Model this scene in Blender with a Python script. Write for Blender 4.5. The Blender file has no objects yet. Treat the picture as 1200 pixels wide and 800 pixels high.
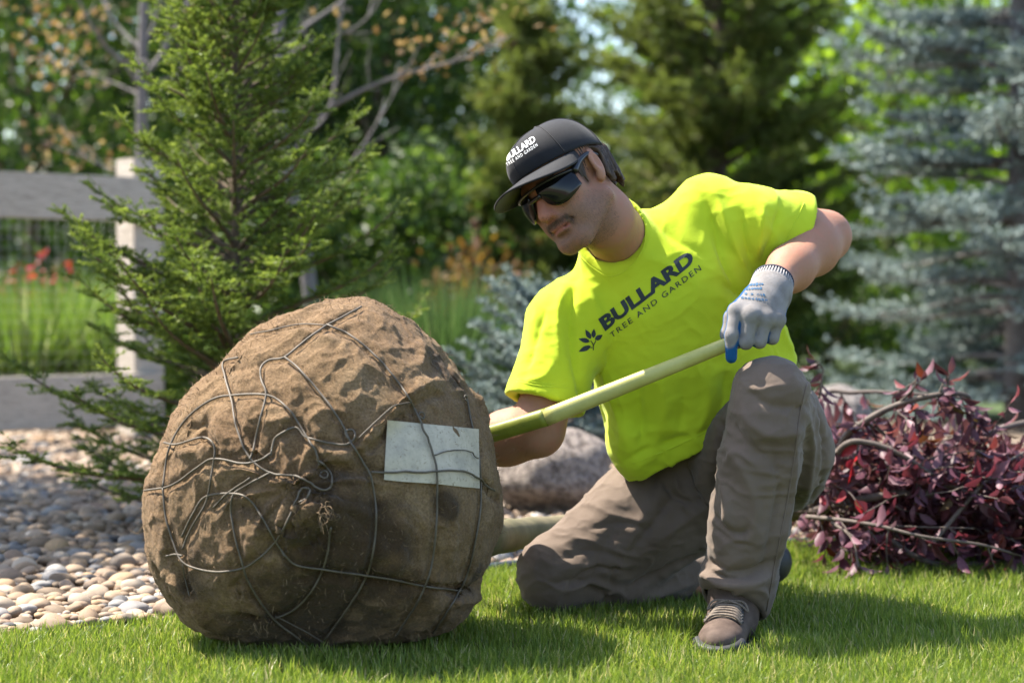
import bpy, bmesh, math, random
import numpy as np
from mathutils import Vector, Matrix
from mathutils.bvhtree import BVHTree

scene = bpy.context.scene
COL = scene.collection

# ---------------------------------------------------------------- camera
CAM_H, FPX, PITCH = 0.69, 2333.33, math.atan(50 / 2333.33)
cam_data = bpy.data.cameras.new('camera')
cam_data.sensor_width = 36.0
cam_data.lens = 70.0
cam_data.clip_start = 0.05
cam_data.clip_end = 600.0
cam_data.dof.use_dof = True
cam_data.dof.focus_distance = 3.98
cam_data.dof.aperture_fstop = 3.0
cam = bpy.data.objects.new('camera', cam_data)
cam.location = (0, 0, CAM_H)
cam.rotation_euler = (math.pi / 2 - PITCH, 0, 0)
COL.objects.link(cam)
scene.camera = cam

# ---------------------------------------------------------------- sky, sun, exposure
SUN_EL = math.radians(57)
sd = Vector((-1.0, 0.42, 0)).normalized() * math.cos(SUN_EL)
SUN_DIR = Vector((sd.x, sd.y, math.sin(SUN_EL)))
world = bpy.data.worlds.new('World')
scene.world = world
world.use_nodes = True
wn = world.node_tree
sky = wn.nodes.new('ShaderNodeTexSky')
sky.sky_type = 'NISHITA'
sky.sun_disc = False
sky.sun_elevation = SUN_EL
sky.sun_rotation = math.atan2(SUN_DIR.x, SUN_DIR.y)
sky.dust_density = 1.5
bg = wn.nodes['Background']
bg.inputs['Strength'].default_value = 0.13
wn.links.new(sky.outputs['Color'], bg.inputs['Color'])
sun_data = bpy.data.lights.new('sun', 'SUN')
sun_data.energy = 5.0
sun_data.angle = math.radians(0.53)
sun_data.color = (1.0, 0.93, 0.82)
sun = bpy.data.objects.new('sun', sun_data)
sun.rotation_euler = SUN_DIR.to_track_quat('Z', 'Y').to_euler()
sun.location = (-6, 2, 10)
COL.objects.link(sun)
scene.view_settings.view_transform = 'Standard'
scene.view_settings.look = 'None'
scene.view_settings.exposure = 1.72
scene.view_settings.gamma = 1.0
scene.view_settings.use_curve_mapping = False
scene.render.engine = 'CYCLES'
scene.cycles.use_denoising = True
scene.cycles.max_bounces = 7
scene.cycles.transparent_max_bounces = 8
scene.cycles.sample_clamp_indirect = 6.0
scene.cycles.caustics_reflective = False
scene.cycles.caustics_refractive = False

# ---------------------------------------------------------------- pixel <-> world (photo pixels, 1200x800)
_cp, _sp = math.cos(PITCH), math.sin(PITCH)
CAMP = np.array([0, 0, CAM_H])
def ray(px, py):
    a, b = (px - 600) / FPX, (400 - py) / FPX
    return np.array([a, _cp + b * _sp, -_sp + b * _cp])
def P(px, py, Y):
    d = ray(px, py)
    return CAMP + d * (Y / d[1])
def G(px, py, z=0.0):
    d = ray(px, py)
    return CAMP + d * ((z - CAM_H) / d[2])
def unit(v):
    v = np.asarray(v, float)
    return v / np.linalg.norm(v)

# ---------------------------------------------------------------- object helpers
def tag(o, label=None, category=None, group=None, kind=None):
    if label: o['label'] = label
    if category: o['category'] = category
    if group: o['group'] = group
    if kind: o['kind'] = kind
    return o
def empty(name, loc, label, category, group=None):
    o = bpy.data.objects.new(name, None)
    o.location = [float(c) for c in loc]
    o.empty_display_size = 0.1
    COL.objects.link(o)
    return tag(o, label, category, group)
def world_loc(o):
    v = Vector((0, 0, 0))
    while o is not None:
        v += o.location
        o = o.parent
    return v
def link(o, parent=None):
    """parts are modelled in world coordinates; unrotated parents are compensated here"""
    COL.objects.link(o)
    if parent is not None:
        o.parent = parent
        o.location = Vector(o.location) - world_loc(parent)
    return o
def mesh_obj(name, verts, faces, mats=None, parent=None, smooth=True, attrs=None, mat_idx=None, loc=None):
    """faces: (N,3)/(N,4) array, or a list of such arrays. world-space verts"""
    me = bpy.data.meshes.new(name)
    verts = np.asarray(verts, np.float32)
    fl = faces if isinstance(faces, list) else [faces]
    fl = [np.asarray(f, np.int32) for f in fl if len(f)]
    me.vertices.add(len(verts))
    nl = sum(f.size for f in fl); npol = sum(len(f) for f in fl)
    me.loops.add(nl); me.polygons.add(npol)
    o_loc = np.zeros(3)
    if loc is not None:
        o_loc = np.asarray(loc, float)
    me.vertices.foreach_set('co', (verts - o_loc.astype(np.float32)).ravel())
    me.loops.foreach_set('vertex_index', np.concatenate([f.ravel() for f in fl]))
    st, tot, s = [], [], 0
    for f in fl:
        k = f.shape[1]
        st.append(s + np.arange(len(f)) * k); tot.append(np.full(len(f), k)); s += f.size
    me.polygons.foreach_set('loop_start', np.concatenate(st).astype(np.int32))
    me.polygons.foreach_set('loop_total', np.concatenate(tot).astype(np.int32))
    me.polygons.foreach_set('use_smooth', np.full(npol, smooth))
    if mats is not None:
        for m in (mats if isinstance(mats, (list, tuple)) else [mats]):
            me.materials.append(m)
    if mat_idx is not None:
        me.polygons.foreach_set('material_index', np.asarray(mat_idx, np.int32))
    me.update(calc_edges=True)
    if attrs:
        for k, a in attrs.items():
            a = np.asarray(a, np.float32)
            if a.ndim == 1:
                at = me.attributes.new(k, 'FLOAT', 'POINT'); at.data.foreach_set('value', a)
            else:
                if a.shape[1] == 3: a = np.hstack([a, np.ones((len(a), 1), np.float32)])
                at = me.attributes.new(k, 'FLOAT_COLOR', 'POINT'); at.data.foreach_set('color', a.ravel())
    o = bpy.data.objects.new(name, me)
    o.location = [float(c) for c in o_loc]
    return link(o, parent)

class MB:
    """collects quads and triangles of one part"""
    def __init__(s): s.v, s.q, s.t, s.a, s.n = [], [], [], [], 0
    def add(s, v, quads=None, tris=None, a=0.0):
        v = np.asarray(v, float)
        if quads is not None and len(quads): s.q.append(np.asarray(quads, int) + s.n)
        if tris is not None and len(tris): s.t.append(np.asarray(tris, int) + s.n)
        s.v.append(v); s.n += len(v)
        s.a.append(np.broadcast_to(np.asarray(a, float), (len(v),)))
        return s
    def tube(s, pts, rad, n=8, a=0.0, cap=True):
        pts = np.asarray(pts, float); m = len(pts)
        rad = np.broadcast_to(np.asarray(rad, float), (m,))
        tg = np.gradient(pts, axis=0); tg /= np.linalg.norm(tg, axis=1)[:, None] + 1e-12
        ref = np.array([0, 0, 1.0]) if abs(tg[0][2]) < 0.9 else np.array([1.0, 0, 0])
        u = np.cross(tg[0], ref); u /= np.linalg.norm(u)
        ang = np.arange(n) * 2 * math.pi / n
        vs = []
        for i in range(m):
            u = u - tg[i] * np.dot(u, tg[i]); u /= np.linalg.norm(u) + 1e-12
            w = np.cross(tg[i], u)
            vs.append(pts[i] + rad[i] * (np.cos(ang)[:, None] * u + np.sin(ang)[:, None] * w))
        v = np.concatenate(vs)
        i, j = np.meshgrid(np.arange(m - 1), np.arange(n), indexing='ij')
        j2 = (j + 1) % n
        q = np.stack([i * n + j, i * n + j2, (i + 1) * n + j2, (i + 1) * n + j], -1).reshape(-1, 4)
        t = []
        if cap:
            v = np.vstack([v, pts[0], pts[-1]])
            for k in range(n):
                t.append((m * n, (k + 1) % n, k)); t.append((m * n + 1, (m - 1) * n + k, (m - 1) * n + (k + 1) % n))
        return s.add(v, q, t if t else None, a)
    def box(s, c, size, R=None, a=0.0):
        h = np.asarray(size, float) / 2
        v = np.array([(x, y, z) for x in (-1, 1) for y in (-1, 1) for z in (-1, 1)]) * h
        if R is not None: v = v @ np.asarray(R).T
        return s.add(v + np.asarray(c), [(0, 1, 3, 2), (4, 6, 7, 5), (0, 4, 5, 1), (2, 3, 7, 6), (0, 2, 6, 4), (1, 5, 7, 3)], None, a)
    def build(s, name, mats, parent=None, smooth=True, attr=None, loc=None):
        fl = []
        if s.q: fl.append(np.concatenate(s.q))
        if s.t: fl.append(np.concatenate(s.t))
        return mesh_obj(name, np.concatenate(s.v), fl, mats, parent, smooth,
                        {attr: np.concatenate(s.a)} if attr else None, loc=loc)
def catmull(pts, n=6):
    p = np.asarray(pts, float)
    if len(p) < 3:
        return np.array([p[0] + (p[-1] - p[0]) * t for t in np.linspace(0, 1, n + 1)])
    e = np.vstack([2 * p[0] - p[1], p, 2 * p[-1] - p[-2]])
    out = []
    for i in range(len(p) - 1):
        a, b, c, d = e[i:i + 4]
        for t in np.arange(n) / n:
            out.append(0.5 * (2 * b + (c - a) * t + (2 * a - 5 * b + 4 * c - d) * t * t + (3 * b - a - 3 * c + d) * t ** 3))
    out.append(p[-1])
    return np.array(out)

# ---------------------------------------------------------------- value noise on arrays
def vnoise(p, seed=0):
    p = np.asarray(p, float); i = np.floor(p).astype(np.int64); f = p - i; f = f * f * (3 - 2 * f)
    def h(a, b, c):
        n = (a * 374761393 + b * 668265263 + c * 2147483647 + seed * 974634777) & 0x7fffffff
        n = ((n ^ (n >> 13)) * 1274126177) & 0x7fffffff
        return ((n ^ (n >> 16)) & 0xffff) / 65535.0
    x, y, z = i[:, 0], i[:, 1], i[:, 2]; r = 0
    for dx in (0, 1):
        for dy in (0, 1):
            for dz in (0, 1):
                w = (f[:, 0] if dx else 1 - f[:, 0]) * (f[:, 1] if dy else 1 - f[:, 1]) * (f[:, 2] if dz else 1 - f[:, 2])
                r = r + w * h(x + dx, y + dy, z + dz)
    return r * 2 - 1
def fbm(p, oct=3, seed=0):
    p = np.asarray(p, float); r = 0; a = 1; t = 0
    for k in range(oct):
        r = r + a * vnoise(p * 2 ** k + 17.3 * k, seed + k); t += a; a *= 0.5
    return r / t

# ---------------------------------------------------------------- materials
def _in(nd, k, v):
    if v is not None: nd.inputs[k].default_value = v
class M:
    """small node-graph writer"""
    def __init__(s, name):
        s.m = bpy.data.materials.new(name); s.m.use_nodes = True
        s.t = s.m.node_tree; s.b = s.t.nodes['Principled BSDF']; s.out = s.t.nodes['Material Output']
        s.tc = s.t.nodes.new('ShaderNodeTexCoord')
    def L(s, a, b): s.t.links.new(a, b)
    def noise(s, scale, detail=3, rough=.6, vec=None, dist=0):
        n = s.t.nodes.new('ShaderNodeTexNoise'); _in(n, 'Scale', scale); _in(n, 'Detail', detail); _in(n, 'Roughness', rough); _in(n, 'Distortion', dist)
        s.L(vec if vec is not None else s.tc.outputs['Object'], n.inputs['Vector']); return n.outputs['Fac']
    def voronoi(s, scale, feature='F1', out='Distance', vec=None):
        n = s.t.nodes.new('ShaderNodeTexVoronoi'); n.feature = feature; _in(n, 'Scale', scale)
        s.L(vec if vec is not None else s.tc.outputs['Object'], n.inputs['Vector']); return n.outputs[out]
    def wave(s, scale, axis='X', dist=0, dscale=1, vec=None):
        n = s.t.nodes.new('ShaderNodeTexWave'); n.bands_direction = axis; _in(n, 'Scale', scale); _in(n, 'Distortion', dist); _in(n, 'Detail Scale', dscale)
        s.L(vec if vec is not None else s.tc.outputs['Object'], n.inputs['Vector']); return n.outputs['Fac']
    def mapping(s, scale=(1, 1, 1), rot=(0, 0, 0), src='Object'):
        n = s.t.nodes.new('ShaderNodeMapping'); n.inputs['Scale'].default_value = scale; n.inputs['Rotation'].default_value = rot
        s.L(s.tc.outputs[src], n.inputs['Vector']); return n.outputs['Vector']
    def attr(s, name, out='Fac'):
        n = s.t.nodes.new('ShaderNodeAttribute'); n.attribute_name = name; return n.outputs[out]
    def rnd(s):
        return s.t.nodes.new('ShaderNodeObjectInfo').outputs['Random']
    def ramp(s, fac, stops, interp='LINEAR'):
        n = s.t.nodes.new('ShaderNodeValToRGB'); cr = n.color_ramp; cr.interpolation = interp
        while len(cr.elements) > 1: cr.elements.remove(cr.elements[-1])
        cr.elements[0].position = stops[0][0]; cr.elements[0].color = (*stops[0][1], 1)
        for p_, c in stops[1:]:
            e = cr.elements.new(p_); e.color = (*c, 1)
        s.L(fac, n.inputs['Fac']); return n.outputs['Color']
    def rng(s, fac, a, b, c=0., d=1.):
        n = s.t.nodes.new('ShaderNodeMapRange'); n.inputs[1].default_value = a; n.inputs[2].default_value = b; n.inputs[3].default_value = c; n.inputs[4].default_value = d
        s.L(fac, n.inputs[0]); return n.outputs[0]
    def math(s, op, a, b):
        n = s.t.nodes.new('ShaderNodeMath'); n.operation = op
        for k, v in enumerate((a, b)):
            if isinstance(v, (int, float)): n.inputs[k].default_value = v
            else: s.L(v, n.inputs[k])
        return n.outputs[0]
    def mix(s, fac, a, b, mode='MIX'):
        n = s.t.nodes.new('ShaderNodeMix'); n.data_type = 'RGBA'; n.blend_type = mode
        for sock, v in ((n.inputs['Factor'], fac), (n.inputs['A'], a), (n.inputs['B'], b)):
            pass
        ins = [i for i in n.inputs if i.enabled]
        for sock, v in zip(ins, (fac, a, b)):
            if isinstance(v, (int, float)): sock.default_value = v
            elif isinstance(v, tuple): sock.default_value = (*v, 1)
            else: s.L(v, sock)
        return [o for o in n.outputs if o.enabled][0]
    def base(s, c):
        if isinstance(c, tuple): s.b.inputs['Base Color'].default_value = (*c, 1)
        else: s.L(c, s.b.inputs['Base Color'])
        return s
    def set(s, **k):
        for a, v in k.items():
            key = {'rough': 'Roughness', 'metal': 'Metallic', 'spec': 'Specular IOR Level', 'sss': 'Subsurface Weight', 'sheen': 'Sheen Weight', 'coat': 'Coat Weight', 'sheen_rough': 'Sheen Roughness', 'sss_scale': 'Subsurface Scale'}[a]
            if isinstance(v, (int, float)): s.b.inputs[key].default_value = v
            else: s.L(v, s.b.inputs[key])
        return s
    def bump(s, h, strength=.4, dist=.002):
        n = s.t.nodes.new('ShaderNodeBump'); n.inputs['Strength'].default_value = strength; n.inputs['Distance'].default_value = dist
        s.L(h, n.inputs['Height'])
        if s.b.inputs['Normal'].is_linked:
            s.L(s.b.inputs['Normal'].links[0].from_socket, n.inputs['Normal'])
        s.L(n.outputs['Normal'], s.b.inputs['Normal']); return s
    def translucent(s, c, fac=.4):
        tr = s.t.nodes.new('ShaderNodeBsdfTranslucent'); mx = s.t.nodes.new('ShaderNodeMixShader')
        if isinstance(c, tuple): tr.inputs['Color'].default_value = (*c, 1)
        else: s.L(c, tr.inputs['Color'])
        mx.inputs[0].default_value = fac
        s.L(s.b.outputs[0], mx.inputs[1]); s.L(tr.outputs[0], mx.inputs[2]); s.L(mx.outputs[0], s.out.inputs['Surface']); return s

def simple(name, c, rough=.6, var=.25, scale=30, bump=.2, bdist=.001, **k):
    m = M(name); n = m.noise(scale, 4)
    m.base(m.ramp(n, [(.25, tuple(x * (1 - var) for x in c)), (.75, tuple(min(1, x * (1 + var)) for x in c))]))
    m.set(rough=rough, **k)
    if bump: m.bump(m.noise(scale * 6, 3), bump, bdist)
    return m.m
def leaf_mat(name, stops, transl=.4, rough=.5, tint=1.3, spec=.3):
    m = M(name); a = m.attr('rnd'); c = m.ramp(a, stops); m.base(c); m.set(rough=rough, spec=spec)
    c2 = m.ramp(a, [(p_, (min(1, k[0] * tint), min(1, k[1] * tint), k[2] * tint * .7)) for p_, k in stops])
    return m.translucent(c2, transl).m

# ---------------------------------------------------------------- implicit-surface modelling (smooth unions -> surface nets)
class Sdf:
    def __init__(s, lo, hi, h, fine=()):
        """fine: list of (lo, hi, step) boxes along whose axis ranges the lattice is denser"""
        s.ax = []
        for k in range(3):
            segs = [lo[k]]
            while segs[-1] < hi[k]:
                x = segs[-1]; st = h
                for a, b, st2 in fine:
                    if a[k] <= x + 1e-9 and x < b[k]: st = min(st, st2)
                    elif x < a[k] < x + st: st = max(min(st, a[k] - x), st2)
                segs.append(x + st)
            s.ax.append(np.array(segs, np.float32))
        s.F = np.full([len(a) for a in s.ax], 1.0, np.float32)
    def _sl(s, lo, hi):
        r = []
        for k in range(3):
            i0 = max(0, np.searchsorted(s.ax[k], lo[k]) - 1); i1 = min(len(s.ax[k]), np.searchsorted(s.ax[k], hi[k]) + 1)
            r.append(slice(i0, max(i1, i0 + 1)))
        return tuple(r)
    def _g(s, sl):
        return s.ax[0][sl[0]][:, None, None], s.ax[1][sl[1]][None, :, None], s.ax[2][sl[2]][None, None, :]
    def op(s, d, sl, k, mode):
        F = s.F[sl]
        if mode == 'sub':
            d = -d; hh = np.clip(.5 - .5 * (d - F) / k, 0, 1) if k > 0 else None
            s.F[sl] = np.maximum(F, d) if k <= 0 else (F * hh + d * (1 - hh) + k * hh * (1 - hh))
        else:
            if k <= 0: s.F[sl] = np.minimum(F, d)
            else:
                hh = np.clip(.5 + .5 * (F - d) / k, 0, 1)
                s.F[sl] = F * (1 - hh) + d * hh - k * hh * (1 - hh)
    def cone(s, a, b, r1, r2, k=.02, mode='add'):
        """round cone from a (radius r1) to b (radius r2)"""
        a = np.asarray(a, float); b = np.asarray(b, float); m = k + .012; R = max(r1, r2)
        sl = s._sl(np.minimum(a - R, b - R) - m, np.maximum(a + R, b + R) + m); X, Y, Z = s._g(sl)
        ba = b - a; L2 = ba @ ba + 1e-12
        px, py, pz = X - a[0], Y - a[1], Z - a[2]
        t = np.clip((px * ba[0] + py * ba[1] + pz * ba[2]) / L2, 0, 1)
        d = np.sqrt((px - t * ba[0]) ** 2 + (py - t * ba[1]) ** 2 + (pz - t * ba[2]) ** 2) - (r1 + (r2 - r1) * t)
        s.op(d.astype(np.float32), sl, k, mode); return s
    def chain(s, pts, rs, k=.02, mode='add'):
        for i in range(len(pts) - 1): s.cone(pts[i], pts[i + 1], rs[i], rs[i + 1], k, mode)
        return s
    def ell(s, c, r, R=None, k=.02, mode='add', p=2.0):
        """(super)ellipsoid; R columns = local axes"""
        c = np.asarray(c, float); r = np.asarray(r, float); R = np.eye(3) if R is None else np.asarray(R, float)
        ext = (np.abs(R) @ r) * (1.0 if p == 2 else 1.3) + k + .012
        sl = s._sl(c - ext, c + ext); X, Y, Z = s._g(sl); X, Y, Z = X - c[0], Y - c[1], Z - c[2]
        u = [(X * R[0, i] + Y * R[1, i] + Z * R[2, i]) / r[i] for i in range(3)]
        if p == 2:
            k0 = np.sqrt(u[0] ** 2 + u[1] ** 2 + u[2] ** 2); k1 = np.sqrt((u[0] / r[0]) ** 2 + (u[1] / r[1]) ** 2 + (u[2] / r[2]) ** 2)
            d = k0 * (k0 - 1) / (k1 + 1e-9)
        else:
            k0 = (np.abs(u[0]) ** p + np.abs(u[1]) ** p + np.abs(u[2]) ** p) ** (1 / p); d = (k0 - 1) * r.min()
        s.op(d.astype(np.float32), sl, k, mode); return s
    def half(s, pt, n, k=0.004):
        """cut away the side the normal points to"""
        sl = tuple(slice(0, len(a)) for a in s.ax); X, Y, Z = s._g(sl); n = unit(n)
        d = (X - pt[0]) * n[0] + (Y - pt[1]) * n[1] + (Z - pt[2]) * n[2]
        F = s.F; hh = np.clip(.5 - .5 * (d - F) / k, 0, 1); s.F = (F * hh + d * (1 - hh) + k * hh * (1 - hh)).astype(np.float32); return s
    def mesh(s, smooth=2):
        F = s.F; ins = F < 0; nx, ny, nz = F.shape
        c = np.zeros((nx - 1, ny - 1, nz - 1), np.uint8)
        for dx in (0, 1):
            for dy in (0, 1):
                for dz in (0, 1): c += ins[dx:nx - 1 + dx, dy:ny - 1 + dy, dz:nz - 1 + dz]
        I, J, K = np.nonzero((c > 0) & (c < 8)); N = len(I)
        idx = np.full(c.shape, -1, np.int32); idx[I, J, K] = np.arange(N)
        cor = [(dx, dy, dz) for dx in (0, 1) for dy in (0, 1) for dz in (0, 1)]
        val = [F[I + a, J + b, K + d] for a, b, d in cor]
        pos = [np.stack([s.ax[0][I + a], s.ax[1][J + b], s.ax[2][K + d]], -1).astype(float) for a, b, d in cor]
        acc = np.zeros((N, 3)); cnt = np.zeros(N)
        for e in range(8):
            for f in range(e + 1, 8):
                if sum(abs(x - y) for x, y in zip(cor[e], cor[f])) != 1: continue
                mk = (val[e] < 0) != (val[f] < 0)
                t = val[e][mk] / (val[e][mk] - val[f][mk])
                acc[mk] += pos[e][mk] + (pos[f][mk] - pos[e][mk]) * t[:, None]; cnt[mk] += 1
        V = acc / cnt[:, None]; Q = []
        for ax in range(3):
            sh = [slice(1, None)] * 3; sh[ax] = slice(0, -1)
            lo = [slice(1, -1)] * 3; lo[ax] = slice(0, -1); hi = [slice(1, -1)] * 3; hi[ax] = slice(1, None)
            A, B = ins[tuple(lo)], ins[tuple(hi)]
            i, j, k = np.nonzero(A != B); fl = A[i, j, k]
            b = [i + 1, j + 1, k + 1]; b[ax] = (i, j, k)[ax]
            o1, o2 = [(1, 2), (2, 0), (0, 1)][ax]
            def cell(d1, d2):
                q = [x.copy() for x in b]; q[o1] = q[o1] - d1; q[o2] = q[o2] - d2; return idx[q[0], q[1], q[2]]
            q = np.stack([cell(1, 1), cell(0, 1), cell(0, 0), cell(1, 0)], -1)
            q[~fl] = q[~fl][:, ::-1]; Q.append(q)
        Q = np.concatenate(Q); Q = Q[(Q >= 0).all(1)]
        for _ in range(smooth): V = relax(V, Q, .5)
        return V, Q
def relax(V, Q, f=.5):
    S = np.zeros_like(V); n = np.zeros(len(V))
    k = Q.shape[1]
    for a in range(k):
        b = (a + 1) % k
        for c in range(3):
            S[:, c] += np.bincount(Q[:, a], V[Q[:, b], c], len(V)) + np.bincount(Q[:, b], V[Q[:, a], c], len(V))
        n += np.bincount(Q[:, a], minlength=len(V)) + np.bincount(Q[:, b], minlength=len(V))
    return V + f * (S / np.maximum(n, 1)[:, None] - V)
def normals(V, Q):
    if Q.shape[1] == 4: fn = np.cross(V[Q[:, 2]] - V[Q[:, 0]], V[Q[:, 3]] - V[Q[:, 1]])
    else: fn = np.cross(V[Q[:, 1]] - V[Q[:, 0]], V[Q[:, 2]] - V[Q[:, 0]])
    N = np.zeros_like(V)
    for a in range(Q.shape[1]):
        for c in range(3): N[:, c] += np.bincount(Q[:, a], fn[:, c], len(V))
    return N / (np.linalg.norm(N, axis=1)[:, None] + 1e-12)
def bvh_of(V, Q):
    return BVHTree.FromPolygons([tuple(v) for v in V.tolist()], Q.tolist())
def hit(bvh, px, py):
    r = bvh.ray_cast(Vector(CAMP), Vector(ray(px, py)).normalized())
    return (np.array(r[0]), np.array(r[1])) if r[0] is not None else (None, None)
def stroke(bvh, pts, step=3.0):
    """densified photo polyline laid onto a surface: points and normals"""
    c = catmull(pts, 8); out, nn = [], []
    for x, y in c:
        h, n = hit(bvh, x, y)
        if h is not None:
            if out and np.linalg.norm(h - out[-1]) > .12: continue
            out.append(h); nn.append(n)
    return np.array(out), np.array(nn)
def dist_poly(V, pts):
    """distance of points to a polyline"""
    best = np.full(len(V), 1e9)
    for a, b in zip(pts[:-1], pts[1:]):
        ba = b - a; t = np.clip(((V - a) @ ba) / (ba @ ba + 1e-12), 0, 1)
        best = np.minimum(best, np.linalg.norm(V - a - t[:, None] * ba, axis=1))
    return best
def fold(V, N, bvh, pts, h, w):
    """raise (h>0) or press in (h<0) a fold of half-width w along a photo polyline"""
    p, _ = stroke(bvh, pts)
    if len(p) < 2: return V
    lo, hi = p.min(0) - 3 * w, p.max(0) + 3 * w
    m = ((V > lo) & (V < hi)).all(1)
    if not m.any(): return V
    seg = p[::2] if len(p) > 6 else p
    d = dist_poly(V[m], seg)
    # fade the ends
    e = np.minimum(np.linalg.norm(V[m] - p[0], axis=1), np.linalg.norm(V[m] - p[-1], axis=1))
    L = np.linalg.norm(p[-1] - p[0]) + 1e-6
    fade = np.clip(.25 + e / (L * .3), 0, 1)
    V = V.copy(); V[m] += N[m] * (h * np.exp(-(d / w) ** 1.5) * fade)[:, None]
    return V
rng = np.random.default_rng(7)
random.seed(7)
# ================================================================ the setting
def sheet(name, poly, z, mat_, nsub=0):
    bm = bmesh.new(); vs = [bm.verts.new((x, y, z)) for x, y in poly]; bm.faces.new(vs)
    bmesh.ops.triangulate(bm, faces=bm.faces)
    me = bpy.data.meshes.new(name); bm.to_mesh(me); bm.free(); me.materials.append(mat_)
    o = bpy.data.objects.new(name, me); COL.objects.link(o); return tag(o, kind='structure')
m = M('soil'); n = m.noise(3, 5); f = m.noise(60, 4)
m.base(m.mix(.5, m.ramp(n, [(.3, (.10, .07, .045)), (.7, (.19, .14, .095))]), m.ramp(f, [(.3, (.06, .045, .03)), (.7, (.24, .18, .13))]))).set(rough=.95); m.bump(f, .8, .02)
sheet('ground', [(-300, -60), (300, -60), (300, 400), (-300, 400)], -.03, m.m)
# lawn edge traced on the ground
EDGE = catmull([(-6, 1.6), (-2.6, 2.9)] + [tuple(G(x, y)[:2]) for x, y in [(0, 750), (190, 729), (400, 700), (620, 669), (940, 643), (1200, 632)]] + [(3.2, 6.1), (6, 6.2)], 6)
def edge_y(x): return np.interp(x, EDGE[:, 0], EDGE[:, 1])
m = M('turf_soil'); f = m.noise(90, 4)
m.base(m.ramp(f, [(.3, (.05, .06, .016)), (.7, (.10, .125, .03))])).set(rough=.95); m.bump(f, .8, .01)
MAT_TURF = m.m
lawn = sheet('lawn', [(-6, -3)] + [(6, -3)] + [tuple(p) for p in EDGE[::-1]], 0.0, MAT_TURF)
m = M('gravel_bed'); v = m.voronoi(22, 'F1', 'Color'); d = m.voronoi(22)
sep = m.t.nodes.new('ShaderNodeSeparateColor'); m.L(v, sep.inputs[0])
STONES = [(0, (.15, .11, .075)), (.12, (.26, .185, .12)), (.28, (.36, .265, .18)), (.42, (.22, .15, .105)), (.55, (.46, .38, .29)), (.66, (.30, .205, .135)), (.76, (.40, .27, .15)), (.84, (.15, .145, .145)), (.93, (.33, .31, .29)), (1, (.07, .07, .075))]
m.base(m.ramp(sep.outputs[0], [(p_, tuple(k * .45 for k in c_)) for p_, c_ in STONES])).set(rough=.9); m.bump(m.math('SUBTRACT', 1.0, d), .8, .02)
sheet('gravel_bed', [tuple(p) for p in EDGE] + [(6, 9.2), (1.5, 10.2), (-1, 10.6), (-6, 10.6)], -.014, m.m)
m = M('far_turf'); n = m.noise(2.2, 4); f = m.noise(70, 4)
m.base(m.mix(.5, m.ramp(n, [(.3, (.03, .055, .010)), (.7, (.05, .082, .016))]), m.ramp(f, [(.3, (.02, .04, .007)), (.7, (.065, .10, .022))]))).set(rough=.9); m.bump(f, .8, .02)
far_lawn = sheet('far_lawn', [(1.2, 12.2), (3.4, 11.6), (9, 11.4), (24, 12), (24, 60), (-24, 60), (-24, 13.2), (-3, 12.4)], -.02, m.m)

# ---- river stones
def stone_mesh(seed, sub=2):
    bm = bmesh.new(); bmesh.ops.create_icosphere(bm, subdivisions=sub, radius=1.0)
    V = np.array([v.co[:] for v in bm.verts]); T = np.array([[v.index for v in f.verts] for f in bm.faces]); bm.free()
    r_ = np.random.default_rng(seed)
    V = V * (1 + .20 * fbm(V * 1.1 + seed * 3.1, 2, seed))[:, None] * np.array([1, r_.uniform(.68, .95), r_.uniform(.45, .68)])
    return V, T
def stone_mat(name, fac_fn):
    m = M(name); fac = fac_fn(m); c = m.ramp(fac, STONES); n = m.noise(60, 4)
    m.base(m.mix(.55, c, m.ramp(n, [(.3, (.5, .47, .44)), (.7, (1, 1, 1))]), 'MULTIPLY')).set(rough=.72, spec=.3); m.bump(m.noise(160, 3), .25, .002); return m.m
MAT_STONE_O = stone_mat('river_stone', lambda m: m.rnd()); MAT_STONE_A = stone_mat('river_stone_mixed', lambda m: m.attr('rnd'))
def pxof(x, y, z=0): return 600 + x / y * FPX, 350 - (z - CAM_H) / y * FPX
pts = []
cells = {}
def try_pt(x, y, r):
    cx, cy = int(math.floor(x / .09)), int(math.floor(y / .09))
    for i in (-1, 0, 1):
        for j in (-1, 0, 1):
            for (a, c, r2) in cells.get((cx + i, cy + j), ()):
                if (a - x) ** 2 + (c - y) ** 2 < (.72 * (r + r2)) ** 2: return False
    cells.setdefault((cx, cy), []).append((x, y, r)); pts.append((x, y, r)); return True
for _ in range(60000):
    y = 4.0 + 6.3 * random.random() ** 1.3; x = random.uniform(-.27 * y - .35, .36 * y if y < 7.5 else .6)
    if y < edge_y(x) + .03: continue
    try_pt(x, y, random.choice((.010, .012, .014, .016, .018, .021, .025, .031)) * random.uniform(.85, 1.15) * (1 if y < 7 else 1.25))
bed = bpy.data.objects['gravel_bed']
protos = []
for s in range(10):
    V, T = stone_mesh(100 + s, 3); me = bpy.data.meshes.new('river_stone')
    me.from_pydata(V.tolist(), [], T.tolist()); me.materials.append(MAT_STONE_O)
    for p in me.polygons: p.use_smooth = True
    protos.append(me)
vis = [i for i, (x, y, r) in enumerate(pts) if -20 < pxof(x, y)[0] < 250 and pxof(x, y)[1] > 540]
vis.sort(key=lambda i: -pts[i][2] / pts[i][1]); near = set(vis[:300])
big = MB(); small = [stone_mesh(200 + s, 2) for s in range(8)]; tiny = [stone_mesh(300 + s, 1) for s in range(8)]
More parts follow.
